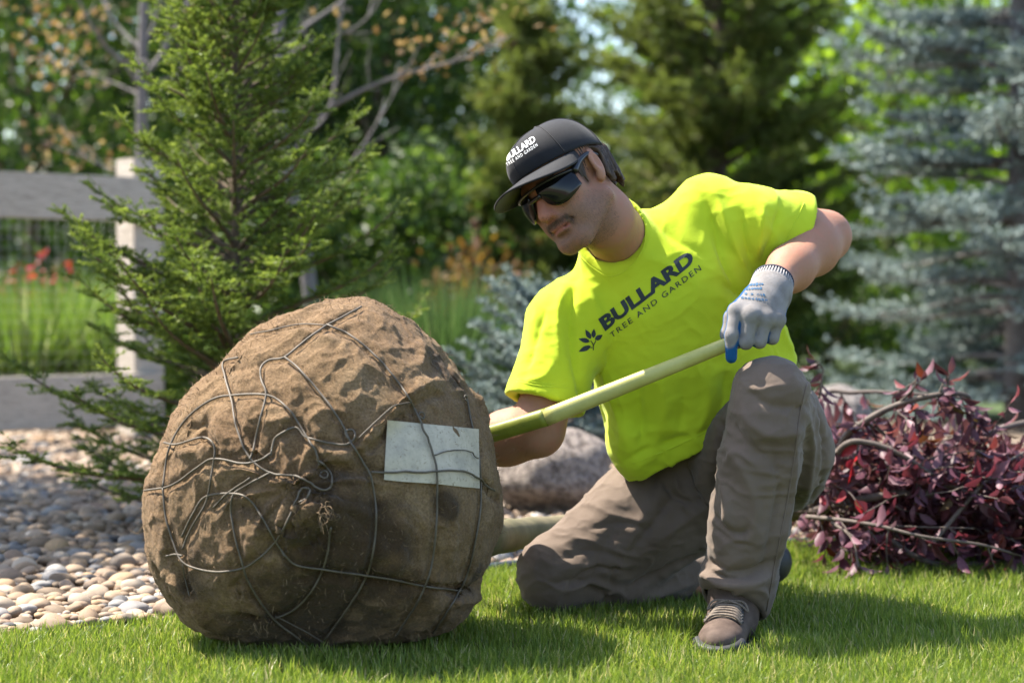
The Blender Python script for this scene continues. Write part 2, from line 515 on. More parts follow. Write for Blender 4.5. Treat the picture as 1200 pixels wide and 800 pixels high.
for i, (x, y, r) in enumerate(pts):
    rz = random.uniform(0, 6.28); zz = .004 + random.uniform(-.004, .010); rz_h = random.uniform(.9, 1.2)
    if i in near:
        o = bpy.data.objects.new('river_stone', protos[i % 10]); o.scale = (r * 1.18, r * 1.18, r * 1.1 * rz_h); o.rotation_euler = (random.uniform(-.3, .3), random.uniform(-.3, .3), rz); o.location = (x, y, zz)
        COL.objects.link(o); o.parent = bed
    else:
        V, T = (small if y < 7.5 and pxof(x, y)[0] < 230 else tiny)[i % 8]; c, s = math.cos(rz), math.sin(rz)
        V = V * np.array([r * 1.18, r * 1.18, r * 1.1 * rz_h]); V = np.stack([V[:, 0] * c - V[:, 1] * s, V[:, 0] * s + V[:, 1] * c, V[:, 2]], -1) + np.array([x, y, zz])
        big.add(V, None, T, random.random())
o = big.build('river_stones', MAT_STONE_A, bed, attr='rnd'); tag(o, kind='stuff')

# ---- grass blades
def blades(name, xy, L, W, mat_, lean=.45, parent=None, seed=1, z0=0.0):
    r_ = np.random.default_rng(seed); n = len(xy); az = r_.uniform(0, 2 * np.pi, n); ln = np.abs(r_.normal(0, lean, n)) + .05
    L = L * r_.uniform(.55, 1.15, n); W = W * r_.uniform(.7, 1.25, n)
    d = np.stack([np.cos(az), np.sin(az)], -1); fa = r_.uniform(0, 2 * np.pi, n); wv = np.stack([np.cos(fa), np.sin(fa), np.zeros(n)], -1)
    base = np.column_stack([xy, np.full(n, z0)])
    def at(t): 
        hx = (L * t * np.sin(ln * (.35 + .9 * t)))[:, None] * d; return base + np.column_stack([hx, L * t * np.cos(ln * (.3 + .8 * t))])
    a, c, tip = base, at(.55), at(1.0)
    V = np.stack([a - wv * W[:, None] / 2, a + wv * W[:, None] / 2, c - wv * W[:, None] * .45, c + wv * W[:, None] * .45, tip], 1).reshape(-1, 3)
    k = np.arange(n)[:, None] * 5
    q = k + np.array([[0, 1, 3, 2]]); t = k + np.array([[2, 3, 4]])
    return mesh_obj(name, V, [q, t], mat_, parent, True, {'rnd': np.repeat(r_.random(n), 5)})
MAT_BLADE = leaf_mat('grass_blade', [(0, (.080, .130, .016)), (.35, (.135, .205, .026)), (.7, (.20, .265, .040)), (.90, (.28, .32, .06)), (.94, (.40, .36, .17)), (1, (.46, .40, .22))], .45, .45, 1.35, .4)
y = 2.9 + 3.2 * rng.random(370000) ** 1.15; x = (rng.random(len(y)) * 2 - 1) * (.27 * y + .28)
clump = fbm(np.column_stack([x * 14, y * 14, 0 * x]), 2, 4)
ok = (y < edge_y(x) + rng.normal(0, .018, len(y))) & (rng.random(len(y)) < .62 + .5 * clump)
xy = np.column_stack([x, y])[ok]
bt = np.array([P(850, 752, 3.95)[0], 3.93]); ok2 = ((xy[:, 0] - bt[0]) / .075) ** 2 + ((xy[:, 1] - bt[1]) / .13) ** 2 > 1
xy = xy[ok2 | (rng.random(len(xy)) < .12)]
hgt = .039 + .014 * fbm(np.column_stack([xy * 5, 0 * xy[:, :1]]), 2, 8)
g_ob = blades('grass', xy, hgt, .0023, MAT_BLADE, .42, None, 3); tag(g_ob, kind='stuff')
tag(g_ob, 'short green mown grass blades covering the lawn', 'grass')

# ---- plastic edging along the lawn
mb = MB()
ex = [np.array([p[0], p[1] + .035, .012 - .022 * float(np.clip((-.25 - p[0]) / .2, 0, 1))]) for p in EDGE if -1.5 < p[0] < 2.5]
mb.tube(ex, .016, 8); mb.tube([p + np.array([0, .012, -.022]) for p in ex], .010, 6)
tag(mb.build('lawn_edging', simple('edging_plastic', (.018, .022, .03), .45, .3, 20)), 'dark plastic edging strip between the lawn and the river stones', 'edging')

# ---- timber fence with wire mesh
m = M('weathered_timber'); gr = m.noise(9, 5, .6, m.mapping((1.2, 1.2, 22)), 1.2)
m.base(m.ramp(gr, [(.3, (.20, .175, .145)), (.48, (.44, .39, .33)), (.75, (.60, .54, .47))])).set(rough=.85, spec=.2); m.bump(gr, .5, .004)
MAT_TIMBER = m.m
fp = P(165, 505, 9.9); fp[2] = 0
fdir = unit((-2.34 + 1.87, -.42, 0)); fn = np.array([-fdir[1], fdir[0], 0]); fn = fn if fn[1] < 0 else -fn
fence = empty('fence', fp, 'weathered grey timber fence with two wide rails and wire mesh behind the young spruce', 'fence')
Rf = np.stack([fdir, fn, (0, 0, 1)], 1)
def beam(name, c, size, parent=fence, seedr=.004):
    bm = bmesh.new(); bmesh.ops.create_cube(bm, size=1); 
    for v in bm.verts: v.co = Vector((v.co.x * size[0], v.co.y * size[1], v.co.z * size[2]))
    bmesh.ops.bevel(bm, geom=bm.edges[:], offset=seedr, segments=2, affect='EDGES')
    V = np.array([v.co[:] for v in bm.verts]) @ Rf.T + c; F = [[v.index for v in f.verts] for f in bm.faces]; bm.free()
    q = [f for f in F if len(f) == 4]; t = [f for f in F if len(f) == 3]
    return mesh_obj(name, V, [np.array(q)] + ([np.array(t)] if t else []), MAT_TIMBER, parent, False)
beam('post', fp + np.array([0, 0, .69]), (.17, .17, 1.38)); beam('post', fp + fdir * 2.6 + np.array([0, 0, .69]), (.17, .17, 1.38))
for zc, hh in ((1.175, .215), (.20, .25)):
    beam('rail', fp + fdir * 1.27 + fn * .112 + np.array([0, 0, zc]), (2.62, .05, hh))
mb = MB()
for k in range(54): a = fp + fdir * (.1 + .05 * k) - fn * .02; mb.tube([a + np.array([0, 0, .06]), a + np.array([0, 0, 1.25])], .0005, 4)
for k in range(24): mb.tube([fp + fdir * .06 - fn * .018 + np.array([0, 0, .08 + .05 * k]), fp + fdir * 2.6 - fn * .018 + np.array([0, 0, .08 + .05 * k])], .0008, 4)
o = mb.build('wire_mesh', simple('galvanised', (.35, .36, .37), .4, .2, 10, 0, metal=.7), fence); tag(o, kind='stuff')

# ---- boulders
def boulder(name, c, r, label, cols, seed):
    V, T = stone_mesh(seed, 5); V = V / np.abs(V).max(0) * (1 + .06 * fbm(V * 3, 3, seed))[:, None] * (1 + .015 * fbm(V * 11, 3, seed))[:, None]
    m = M(name + '_granite'); a = m.noise(14, 6, .65); c2 = m.voronoi(70); pit = m.noise(34, 5, .8)
    m.base(m.mix(.6, m.ramp(a, cols), m.ramp(pit, [(.40, (.05, .038, .03)), (.56, (.40, .34, .295))]))).set(rough=.9); m.bump(pit, 1.0, .02); m.bump(a, .6, .02); m.bump(c2, .2, .004)
    o = mesh_obj(name, V * np.array(r) + c, T, m.m, loc=c); return tag(o, label, 'boulder')
boulder('boulder', P(650, 556, 6.45) * np.array([1, 1, 0]) + np.array([0, 0, .115]), (.205, .17, .155), 'rounded pinkish brown granite boulder between the root ball and the kneeling man', [(.3, (.085, .062, .05)), (.55, (.21, .165, .14)), (.75, (.32, .285, .26))], 11)
boulder('boulder', P(978, 490, 8.2) * np.array([1, 1, 0]) + np.array([0, 0, .13]), (.17, .2, .21), 'smooth grey boulder behind the man and the purple branches', [(.3, (.07, .07, .075)), (.7, (.12, .12, .125))], 12)
# ================================================================ the balled tree: root ball, trunk, purple crown
BC = P(378, 556, 3.95)
tree = empty('balled_tree', (BC[0], BC[1], 0), 'purple leaved tree lying on its side with a burlap wrapped root ball tied with wire', 'tree')
sil = np.array([(426, 346), (374, 353), (334, 366), (294, 385), (259, 425), (207, 480), (190, 520), (170, 560), (166, 606), (173, 652), (196, 698), (219, 727), (253, 746), (322, 762), (363, 766), (426, 758), (495, 750), (547, 727), (564, 698), (566, 675), (577, 652), (590, 606), (587, 560), (578, 525), (561, 474), (547, 445), (524, 416), (495, 387), (449, 353)], float)
mpp = BC[1] / FPX
sx, sz = (sil[:, 0] - 378) * mpp, -(sil[:, 1] - 556) * mpp
sa = np.arctan2(sz, sx); sr = np.hypot(sx, sz) * .985; oo = np.argsort(sa); sa, sr = sa[oo], sr[oo]
sa3 = np.concatenate([sa - 2 * np.pi, sa, sa + 2 * np.pi]); sr3 = np.concatenate([sr] * 3)
bm = bmesh.new(); bmesh.ops.create_icosphere(bm, subdivisions=8, radius=1.0)
D = np.array([v.co[:] for v in bm.verts]); BT = np.array([[v.index for v in f.verts] for f in bm.faces]); bm.free()
rho = np.hypot(D[:, 0], D[:, 2]); w = rho ** 2
Rr = (1 - w) * .335 + w * np.interp(np.arctan2(D[:, 2], D[:, 0]), sa3, sr3)
V = BC + D * Rr[:, None]
# flatter faces where the digging blade cut, and gathered cloth
for n_, d_ in (((-.55, -.80, .05), .318), ((.45, -.85, .15), .322), ((.15, -.6, .75), .335), ((.1, -.75, -.65), .32)):
    n_ = unit(n_); e = (V - BC) @ n_ - d_; V = V - n_ * (np.maximum(e, 0) * .8)[:, None]
V = relax(V, BT, .5); V = relax(V, BT, .5)
N = normals(V, BT)
amp = .0075 * fbm(V * 8, 3, 51) + .0026 * fbm(V * np.array([26, 26, 18]), 3, 52)
rid = 1 - np.abs(fbm(V * np.array([12, 12, 9]) + 5, 2, 53)) * 2.2
amp = amp + .0048 * np.clip(rid, 0, 1) ** 3 + .0018 * fbm(V * 80, 2, 54)
kn, _k = hit(bvh_of(V, BT), *[(150 + 335 / 1.739, 330 + 420 / 1.739)][0])
dv = V - kn; rr = np.linalg.norm(dv, axis=1); an = np.arctan2(dv[:, 2], dv[:, 0] * .8 - dv[:, 1] * .3)
amp = amp + .0075 * np.exp(-((rr - .07) / .10) ** 2) * np.clip(1 - 1.7 * np.abs(np.sin(an * 5.5 + 2.2 * fbm(V * 9, 2, 77))), 0, 1) 
amp = amp + .0032 * np.clip(1 - 2.6 * np.abs(fbm(V * np.array([30, 30, 17]) + 2 * fbm(V * 6, 2, 78)[:, None], 2, 79)), 0, 1) ** 2
V = V + N * amp[:, None]
zf = .004 * fbm(V * 20, 2, 5)
V[:, 2] = np.maximum(V[:, 2], zf)
Zb = lambda pts: [(150 + x_ / 1.739, 330 + y_ / 1.739) for x_, y_ in pts]
N = normals(V, BT); bb = bvh_of(V, BT)
for pts, h, w_ in [   # folds of the cloth (zoomed crop coordinates)
    ([(440, 345), (480, 320), (540, 260), (600, 215), (650, 205)], .016, .016), ([(455, 355), (500, 335), (560, 275), (610, 235), (660, 225)], -.014, .010),
    ([(330, 500), (350, 470), (385, 460), (405, 470)], .030, .030), ([(325, 535), (350, 545), (380, 530), (410, 490)], -.016, .012), ([(350, 440), (330, 470), (315, 510)], -.016, .010),
    ([(60, 560), (90, 600), (130, 650), (170, 710)], .018, .014), ([(85, 565), (120, 625), (160, 690)], -.018, .010), ([(45, 570), (75, 620), (110, 680)], -.012, .008),
    ([(380, 350), (410, 350), (440, 360), (470, 350)], .012, .012), ([(380, 385), (420, 380), (470, 385)], -.012, .010), ([(300, 395), (330, 410), (360, 400), (385, 380)], .012, .010),
    ([(330, 100), (380, 110), (440, 130)], .008, .014), ([(190, 180), (230, 175), (280, 165)], -.008, .010), ([(255, 100), (300, 100), (390, 45)], .010, .012), ([(120, 300), (150, 290), (140, 330)], -.016, .014),
    ([(100, 350), (130, 345), (170, 330)], .010, .010), ([(270, 280), (300, 285), (340, 270)], .008, .010), ([(250, 300), (255, 340), (250, 360)], -.008, .009), ([(180, 290), (190, 330), (200, 360)], .008, .012),
    ([(590, 110), (600, 150), (585, 190)], .010, .012), ([(640, 150), (660, 180), (690, 220)], -.014, .010), ([(690, 200), (715, 250), (730, 300)], .014, .012), ([(690, 240), (700, 300), (725, 360)], -.012, .008),
    ([(720, 400), (740, 430), (765, 450)], -.014, .009), ([(650, 625), (690, 630), (725, 615)], -.022, .011), ([(640, 650), (690, 650), (720, 640)], .010, .012),
    ([(500, 470), (480, 560), (440, 640)], .008, .014), ([(560, 420), (560, 520), (540, 600)], .006, .016), ([(660, 430), (665, 520), (650, 600)], .007, .016), ([(230, 600), (250, 650), (300, 700)], .010, .014), ([(330, 610), (420, 600), (520, 615), (640, 630)], -.012, .010),
    ([(205, 470), (230, 460), (260, 470)], -.008, .008), ([(240, 520), (275, 560), (300, 570)], .010, .012), ([(215, 625), (225, 610), (232, 640)], -.014, .006), ([(235, 680), (265, 685), (290, 680)], -.016, .008)]:
    V = fold(V, N, bb, Zb(pts), h, w_)
V = relax(V, BT, .25)
bb = bvh_of(V, BT); N = normals(V, BT)
wires = [
    [(72, 420), (85, 340), (120, 280), (170, 242), (215, 232), (285, 232), (325, 258), (355, 300), (370, 325), (385, 350), (390, 375)],
    [(72, 420), (78, 480), (95, 535), (112, 570), (150, 586), (200, 590), (250, 575), (300, 530), (330, 475), (345, 440), (355, 420), (370, 422), (365, 440), (350, 450)],
    [(225, 155), (195, 165), (200, 200), (212, 240), (220, 290), (240, 345), (265, 375), (300, 392), (345, 397), (372, 410), (395, 425), (413, 418), (415, 395), (400, 372), (385, 362)],
    [(475, 52), (440, 72), (405, 90), (360, 122), (320, 155), (290, 160), (272, 175), (272, 200), (282, 230), (270, 280), (255, 345), (248, 362)],
    [(320, 155), (345, 175), (390, 225), (430, 280), (455, 330), (480, 370), (495, 400), (505, 470), (500, 540), (485, 600), (450, 660), (400, 730)],
    [(405, 90), (450, 110), (500, 150), (545, 200), (575, 245), (595, 300), (615, 345), (625, 390), (628, 470), (620, 560), (600, 630), (570, 680), (545, 720)],
    [(690, 240), (700, 290), (712, 340), (718, 420), (715, 480), (700, 560), (680, 620), (650, 670), (620, 715)],
    [(310, 545), (340, 575), (400, 585), (470, 595), (540, 605), (610, 620), (680, 630)],
    [(495, 388), (560, 387), (625, 385), (680, 392), (715, 405), (745, 425)],
    [(75, 328), (100, 332), (140, 320), (165, 320), (178, 340), (172, 390), (160, 450), (130, 500), (112, 545)],
    [(35, 425), (90, 415), (140, 380), (175, 360), (230, 370), (265, 365), (290, 350)],
    [(290, 355), (300, 320), (325, 302), (345, 298), (360, 315), (380, 322), (415, 330), (445, 332), (462, 318), (458, 303), (442, 305), (448, 320)],
    [(290, 390), (250, 410), (212, 440), (215, 500), (230, 560), (245, 610), (290, 680), (340, 720), (372, 745)],
    [(110, 520), (135, 470), (160, 437), (215, 432), (250, 445), (280, 490), (305, 535), (320, 560)],
    [(175, 460), (205, 430), (250, 400)],
    [(413, 500), (405, 560), (380, 620), (340, 665), (300, 685)], [(300, 680), (350, 705), (400, 735)], [(405, 90), (350, 88), (290, 100), (250, 108)], [(78, 558), (95, 555), (112, 558)], [(112, 575), (118, 610), (125, 640)], [(575, 245), (540, 255), (500, 290), (470, 320)], [(620, 355), (650, 345), (685, 345), (705, 362)]]
thin = {16, 17, 19, 20, 21}
polys = []
for k, pl in enumerate(wires):
    p, n = stroke(bb, Zb(pl)); polys.append((p, n))
# the wire bites into the cloth
for p, n in polys:
    lo, hi = p.min(0) - .03, p.max(0) + .03; mk = ((V > lo) & (V < hi)).all(1); d = dist_poly(V[mk], p[::2])
    V[mk] -= N[mk] * (.0065 * np.exp(-(d / .010) ** 2))[:, None]
def zoneG(c, s):
    h, n = hit(bb, *Zb([c])[0])
    if h is None: h = V[np.argmin(np.linalg.norm(V - P(*Zb([c])[0], BC[1] - .1), axis=1))]
    return np.exp(-(np.linalg.norm(V - h, axis=1) / s) ** 2)
st = np.zeros(len(V))
for c, s, a in [((440, 560), .085, 1.0), ((470, 520), .06, .9), ((380, 660), .09, 1.0), ((330, 700), .09, 1.0), ((560, 560), .05, .7), ((650, 455), .022, 1.1), ((650, 180), .03, 1.2), ((660, 160), .025, 1.0), ((560, 650), .05, .55), ((700, 610), .03, .6), ((300, 620), .06, .6), ((450, 430), .05, .7), ((500, 600), .05, .8), ((420, 620), .06, .9), ((150, 640), .07, .35), ((250, 500), .07, .35), ((310, 620), .05, .5)]:
    st = np.maximum(st, a * zoneG(c, s * 1.5))
st = np.clip((st + .55 * fbm(V * 20, 4, 61) - .22) * 2.2, 0, 1)
dustz = np.clip(.5 + .9 * fbm(V * 9, 3, 62), 0, 1)
m = M('burlap'); wv = m.noise(520, 2); wa = m.wave(260, 'X', 3, 3, m.mapping((1, 1, 1), (.3, .4, .5))); wb = m.wave(260, 'Z', 3, 3, m.mapping((1, 1, 1), (.3, .4, .5)))
n = m.noise(11, 5, .62); wea = m.math('ADD', wa, wb)
c = m.ramp(n, [(.25, (.155, .092, .042)), (.5, (.235, .150, .075)), (.75, (.315, .215, .118))])
c = m.mix(.35, c, m.ramp(wea, [(.35, (.45, .45, .45)), (1.2 / 2 + .2, (1, 1, 1))]), 'MULTIPLY')
c = m.mix(m.math('MULTIPLY', m.attr('dust'), .45), c, (.20, .118, .062))
c = m.mix(.7, c, m.ramp(m.noise(230, 2, .7), [(.36, (.42, .40, .38)), (.62, (1.0, 1.0, 1.0))]), 'MULTIPLY')
c = m.mix(m.math('MULTIPLY', m.attr('stain'), .8), c, (.030, .018, .010))
m.base(c).set(rough=.95, spec=.1, sheen=.1); m.bump(m.noise(38, 5, .65), .8, .010); m.bump(m.noise(230, 2, .7), .7, .0022); m.bump(wea, .5, .0016)
wrap = mesh_obj('burlap_wrap', V, BT, m.m, tree, attrs={'stain': st, 'dust': dustz})
tag(wrap, 'soil stained brown burlap wrapped around the root ball')
BURV, BURN = V, N
MAT_WIRE = simple('tie_wire', (.095, .076, .055), .6, .4, 40, .2, metal=.1)
for k, (p, n) in enumerate(polys):
    r_ = .0013 if k in thin else .0021
    off = .0032 if k in (5, 8, 21) else .0016
    off = np.full(len(p), off)
    if k in (5, 8, 21):
        for ii, pp in enumerate(p):
            qx, qy = pxof(*pp); off[ii] = .0105 if 450 < qx < 562 and 490 < qy < 575 else .003
        off = np.convolve(np.pad(off, 2, 'edge'), np.ones(5) / 5, 'valid')
    q = p + n * off[:, None]; q[1:-1] = (q[:-2] + 2 * q[1:-1] + q[2:]) / 4
    mb = MB(); mb.tube(q, r_, 7); mb.build('wire', MAT_WIRE, wrap)
for c, rr in (((595, 275), .0065), ((683, 240), .006), ((400, 395), .007)):
    h, n = hit(bb, *Zb([c])[0]); a = unit(np.cross(n, (0, 0, 1))); b2 = np.cross(n, a)
    mb = MB(); mb.tube([h + n * .006 + rr * (a * math.cos(t) + b2 * math.sin(t) + n * .2 * math.sin(2 * t)) for t in np.linspace(0, 6.0, 25)], .0017, 6); mb.build('wire_loop', MAT_WIRE, wrap)
# basket wires round the back
for k, nn in enumerate(((.2, .1, 1), (1, .2, .3), (.5, .6, -.6))):
    nn = unit(nn); a = unit(np.cross(nn, (0, 1, 0))); b2 = np.cross(nn, a); b2 = b2 if b2[1] > 0 else -b2; pl = []
    for t in np.linspace(.12, math.pi - .12, 40):
        d = a * math.cos(t) + b2 * math.sin(t); h = bb.ray_cast(Vector(BC + d * .8), Vector(-d))
        if h[0] is not None: pl.append(np.array(h[0]) + d * .001)
    mb = MB(); mb.tube(pl, .0023, 7); mb.build('wire', MAT_WIRE, wrap)
# paper tag under the wire
m = M('tag_paper'); dt = m.noise(28, 5, .7); sp = m.noise(160, 3)
m.base(m.mix(m.rng(sp, .58, .75), m.ramp(dt, [(.35, (.35, .31, .25)), (.55, (.46, .40, .31)), (.8, (.55, .49, .39))]), (.22, .18, .13))).set(rough=.6)
cs = Zb([(525, 283), (711, 301), (713, 421), (518, 404)]); nx, ny = 24, 16; gv = []
for j in range(ny + 1):
    for i in range(nx + 1):
        u, v = i / nx, j / ny; q = [(1 - v) * ((1 - u) * cs[0][c] + u * cs[1][c]) + v * ((1 - u) * cs[3][c] + u * cs[2][c]) for c in (0, 1)]
        q[1] += .8 * math.sin(u * 9) * (v > .9)
        h, n = hit(bb, *q); gv.append((h, n))
hp = np.array([g[0] for g in gv]).reshape(ny + 1, nx + 1, 3); nm = np.array([g[1] for g in gv]).reshape(ny + 1, nx + 1, 3); mn = unit(nm.mean((0, 1)))
for _ in range(10):
    hp[1:-1, 1:-1] = (hp[:-2, 1:-1] + hp[2:, 1:-1] + hp[1:-1, :-2] + hp[1:-1, 2:]) / 4
    hp[0, 1:-1] = (hp[0, :-2] + hp[0, 2:]) / 2; hp[-1, 1:-1] = (hp[-1, :-2] + hp[-1, 2:]) / 2; hp[1:-1, 0] = (hp[:-2, 0] + hp[2:, 0]) / 2; hp[1:-1, -1] = (hp[:-2, -1] + hp[2:, -1]) / 2
f0 = (hp + mn * .0062).reshape(-1, 3); f1 = (hp + mn * .0052).reshape(-1, 3); W = nx + 1
i, j = np.meshgrid(np.arange(ny), np.arange(nx), indexing='ij'); q = np.stack([i * W + j, (i + 1) * W + j, (i + 1) * W + j + 1, i * W + j + 1], -1).reshape(-1, 4)
mesh_obj('paper_tag', np.vstack([f0, f1]), [q, q[:, ::-1] + len(f0)], m.m, wrap)
# frayed fibres: tuft at the knot and fuzz all over
fz = MB(); MAT_FIB = simple('jute_fibre', (.20, .13, .07), .9, .3, 50, 0)
idx = rng.choice(len(V), 9000, replace=False)
for i in idx:
    if V[i, 2] < .04: continue
    d = unit(N[i] * rng.uniform(.25, 1) + rng.normal(0, .8, 3)); L = abs(rng.normal(.006, .005)) + .002
    t_ = np.cross(d, (0, 1, 0)); t_ = t_ / (np.linalg.norm(t_) + 1e-9) * .0004
    p0 = V[i] - N[i] * .001; p1 = p0 + d * L * .55 + rng.normal(0, .0012, 3); p2 = p0 + d * L + rng.normal(0, .0025, 3)
    fz.add([p0 - t_, p0 + t_, p1 + t_, p1 - t_, p2], [(0, 1, 2, 3)], [(3, 2, 4)])
o = fz.build('jute_fuzz', MAT_FIB, wrap); tag(o, kind='stuff')
tf = MB()
for c, nf, L in (((400, 465), 30, .022), ((230, 640), 8, .014), ((262, 690), 14, .016), ((20, 470), 3, .06)):
    h, n = hit(bb, *Zb([(max(c[0], 35), c[1])])[0])
    for _ in range(nf):
        d = unit(n * .5 + rng.normal(0, .55, 3) + np.array([.25, 0, -.45])); p0 = h + rng.normal(0, .008, 3) - n * .004
        pts_ = [p0, p0 + d * L * .4 + rng.normal(0, .003, 3), p0 + d * L * .75 + rng.normal(0, .005, 3) - np.array([0, 0, .004]), p0 + d * L + rng.normal(0, .007, 3) - np.array([0, 0, .010])]
        tf.tube(catmull(pts_, 3), np.linspace(.0008, .0003, 10), 4, cap=False)
tag(tf.build('frayed_tuft', MAT_FIB, wrap), kind='stuff')

# ---- trunk and branches
m = M('tree_bark'); n = m.noise(24, 5, .65, m.mapping((1, 1, 1))); r2 = m.noise(6, 3)
m.base(m.mix(.5, m.ramp(n, [(.3, (.085, .072, .032)), (.7, (.17, .145, .07))]), m.ramp(r2, [(.35, (.07, .072, .028)), (.7, (.19, .15, .09))]))).set(rough=.8); m.bump(n, .5, .004)
MAT_BARK = m.m
T0 = P(560, 632, 4.22); T1 = P(640, 622, 4.75); T2 = P(800, 610, 5.0); T3 = P(950, 596, 5.15)
tk = catmull([T0, T1, T2, T3], 10)
mb = MB(); mb.tube(tk, np.linspace(.040, .028, len(tk)) * (1 + .04 * np.sin(np.arange(len(tk)) * 1.7)), 16); mb.build('trunk', MAT_BARK, tree)
m = M('twig_bark'); n = m.noise(40, 4)
m.base(m.ramp(n, [(.3, (.055, .04, .033)), (.7, (.125, .095, .077))])).set(rough=.75); m.bump(n, .3, .002)
MAT_TWIG = m.m
brs = [([(950, 596, 5.15), (985, 522, 5.12), (1012, 495, 5.05), (1050, 475, 5.02), (1095, 463, 5.0), (1132, 463, 5.02), (1140, 482, 5.05)], .011),
       ([(950, 590, 5.2), (962, 470, 5.5), (1000, 460, 5.5), (1050, 460, 5.45), (1130, 466, 5.4)], .008), ([(950, 596, 5.1), (985, 526, 4.98), (1020, 519, 4.95), (1060, 535, 4.93), (1092, 556, 4.93)], .010),
       ([(945, 605, 5.0), (985, 609, 4.90), (1030, 616, 4.84), (1080, 628, 4.80), (1150, 638, 4.80), (1200, 652, 4.85)], .006), ([(950, 598, 5.1), (1005, 586, 4.98), (1055, 578, 4.95), (1110, 579, 4.98), (1190, 590, 5.1)], .012),
       ([(950, 596, 5.15), (1000, 602, 5.05), (1070, 650, 4.95), (1120, 662, 4.98), (1210, 648, 5.1)], .011), ([(975, 612, 4.92), (998, 630, 4.85), (1006, 665, 4.80)], .005), ([(980, 500, 5.1), (1020, 498, 5.05), (1065, 536, 5.0), (1110, 565, 4.98)], .005),
       ([(950, 590, 5.3), (1060, 540, 5.4), (1180, 500, 5.5), (1300, 480, 5.6)], .014), ([(950, 596, 5.2), (1100, 600, 5.3), (1250, 590, 5.4), (1380, 570, 5.5)], .016), ([(1090, 640, 4.85), (1140, 580, 4.9), (1175, 545, 4.95), (1200, 530, 5.0)], .006), ([(945, 600, 5.15), (955, 500, 5.1), (962, 452, 5.08), (965, 432, 5.08)], .004),
       ([(1050, 475, 5.02), (1070, 455, 5.0), (1075, 440, 5.0)], .003), ([(1100, 462, 5.0), (1105, 450, 5.0), (1112, 438, 5.0)], .003)]
axes = []
for pl, r_ in brs:
    c = catmull([P(*p) for p in pl], 8); axes.append(c); mb = MB(); mb.tube(c, np.linspace(r_, r_ * .45, len(c)), 8); mb.build('branch', MAT_TWIG, tree)
# bare sticks poking out of the heap
for k in range(18):
    px_ = rng.uniform(975, 1210); Y_ = rng.uniform(5.0, 5.35); a0 = P(px_, 560, Y_); a0[2] = rng.uniform(.08, .30)
    d_ = unit((rng.normal(.2, .9), rng.normal(-.35, .4), rng.normal(.05, .22))); L_ = rng.uniform(.16, .34); p1_ = a0 + d_ * L_ * .5 + rng.normal(0, .025, 3); p2_ = a0 + d_ * L_ + rng.normal(0, .04, 3); p2_[2] = max(p2_[2], .03)
    c = catmull([a0, p1_, p2_], 8); r0_ = rng.uniform(.0025, .0055); mb = MB(); mb.tube(c, np.linspace(r0_, r0_ * .4, len(c)), 7); mb.build('branch', MAT_TWIG, tree)
# leafy twigs filling the heap
tw = MB(); leaves = []
def leafy(p0, d, L, n, side=1.0):
    d = unit(d); up = np.array([0, 0, 1.0]); pts_ = [p0]
    for k in range(5): d = unit(d + rng.normal(0, .12, 3)); pts_.append(pts_[-1] + d * L / 5)
    tw.tube(pts_, np.linspace(.0026, .0012, 6), 4, cap=False); pts_ = np.array(pts_)
    for k in range(n):
        t = (k + .6) / n * 5; i = min(4, int(t)); p = pts_[i] + (pts_[i + 1] - pts_[i]) * (t - i)
        ax = unit(pts_[i + 1] - pts_[i]); s = unit(np.cross(ax, rng.normal(0, 1, 3)))
        leaves.append((p, unit(ax * .6 + s * .9 + np.array([0, 0, -.15])), rng.uniform(.036, .066), rng.random()))
    leaves.append((pts_[-1], d, rng.uniform(.04, .06), rng.random()))
for _ in range(640):
    px_ = rng.uniform(950, 1330); Y_ = rng.uniform(4.92, 5.75)
    top = np.interp(px_, [950, 1000, 1060, 1130, 1200, 1330], [505, 480, 468, 470, 478, 510]); zt = (P(px_, top, Y_)[2] - .085) * (1 - .35 * abs(Y_ - 5.25) / .6)
    z = max(.03, zt * rng.random() ** .6)
    p0 = P(px_, 500, Y_); p0[2] = z
    leafy(p0, np.array([rng.normal(.4, .8), rng.normal(-.3, .6), rng.normal(-.10, .30)]), rng.uniform(.10, .20), int(rng.integers(6, 10)))
for c in axes:
    for k in range(3, len(c), 5):
        leafy(c[k], c[min(k + 1, len(c) - 1)] - c[k - 1] + rng.normal(0, .02, 3) - np.array([0, 0, .05]), rng.uniform(.05, .10), 5)
for q_ in ((964, 432, 5.08), (1072, 452, 5.0), (1110, 452, 5.0)): leafy(P(*q_), (rng.normal(0, .5), -.1, .5), .03, 4)
tag(tw.build('twigs', MAT_TWIG, tree), kind='stuff')
# a leaf: folded along the midrib, pointed, slightly curved
LFV = np.array([(0, 0, 0)] + [(.20, .15, .05), (.20, 0, 0), (.20, -.15, .05), (.5, .22, .10), (.5, 0, .02), (.5, -.22, .10), (.8, .14, .02), (.8, 0, -.04), (.8, -.14, .02)] + [(1.08, 0, -.16)])
LFT = np.array([(0, 2, 1), (0, 3, 2), (1, 2, 5), (1, 5, 4), (2, 3, 6), (2, 6, 5), (4, 5, 8), (4, 8, 7), (5, 6, 9), (5, 9, 8), (7, 8, 10), (8, 9, 10)])
PURP = [(0, (.040, .014, .020)), (.3, (.078, .028, .040)), (.6, (.125, .050, .070)), (.85, (.19, .095, .12)), (.93, (.14, .022, .016)), (1, (.09, .07, .03))]
MAT_PLEAF = leaf_mat('purple_leaf', PURP, .25, .5, 1.5, .3)
m = M('purple_leaf_single'); c = m.ramp(m.rnd(), PURP); m.base(c).set(rough=.5, spec=.3); m.translucent(m.mix(.5, c, (.30, .04, .06)), .22); MAT_PLEAF_O = m.m
m = M('red_leaf'); m.base((.22, .012, .02)).set(rough=.45, spec=.4); m.translucent((.5, .03, .04), .35); MAT_RED = m.m
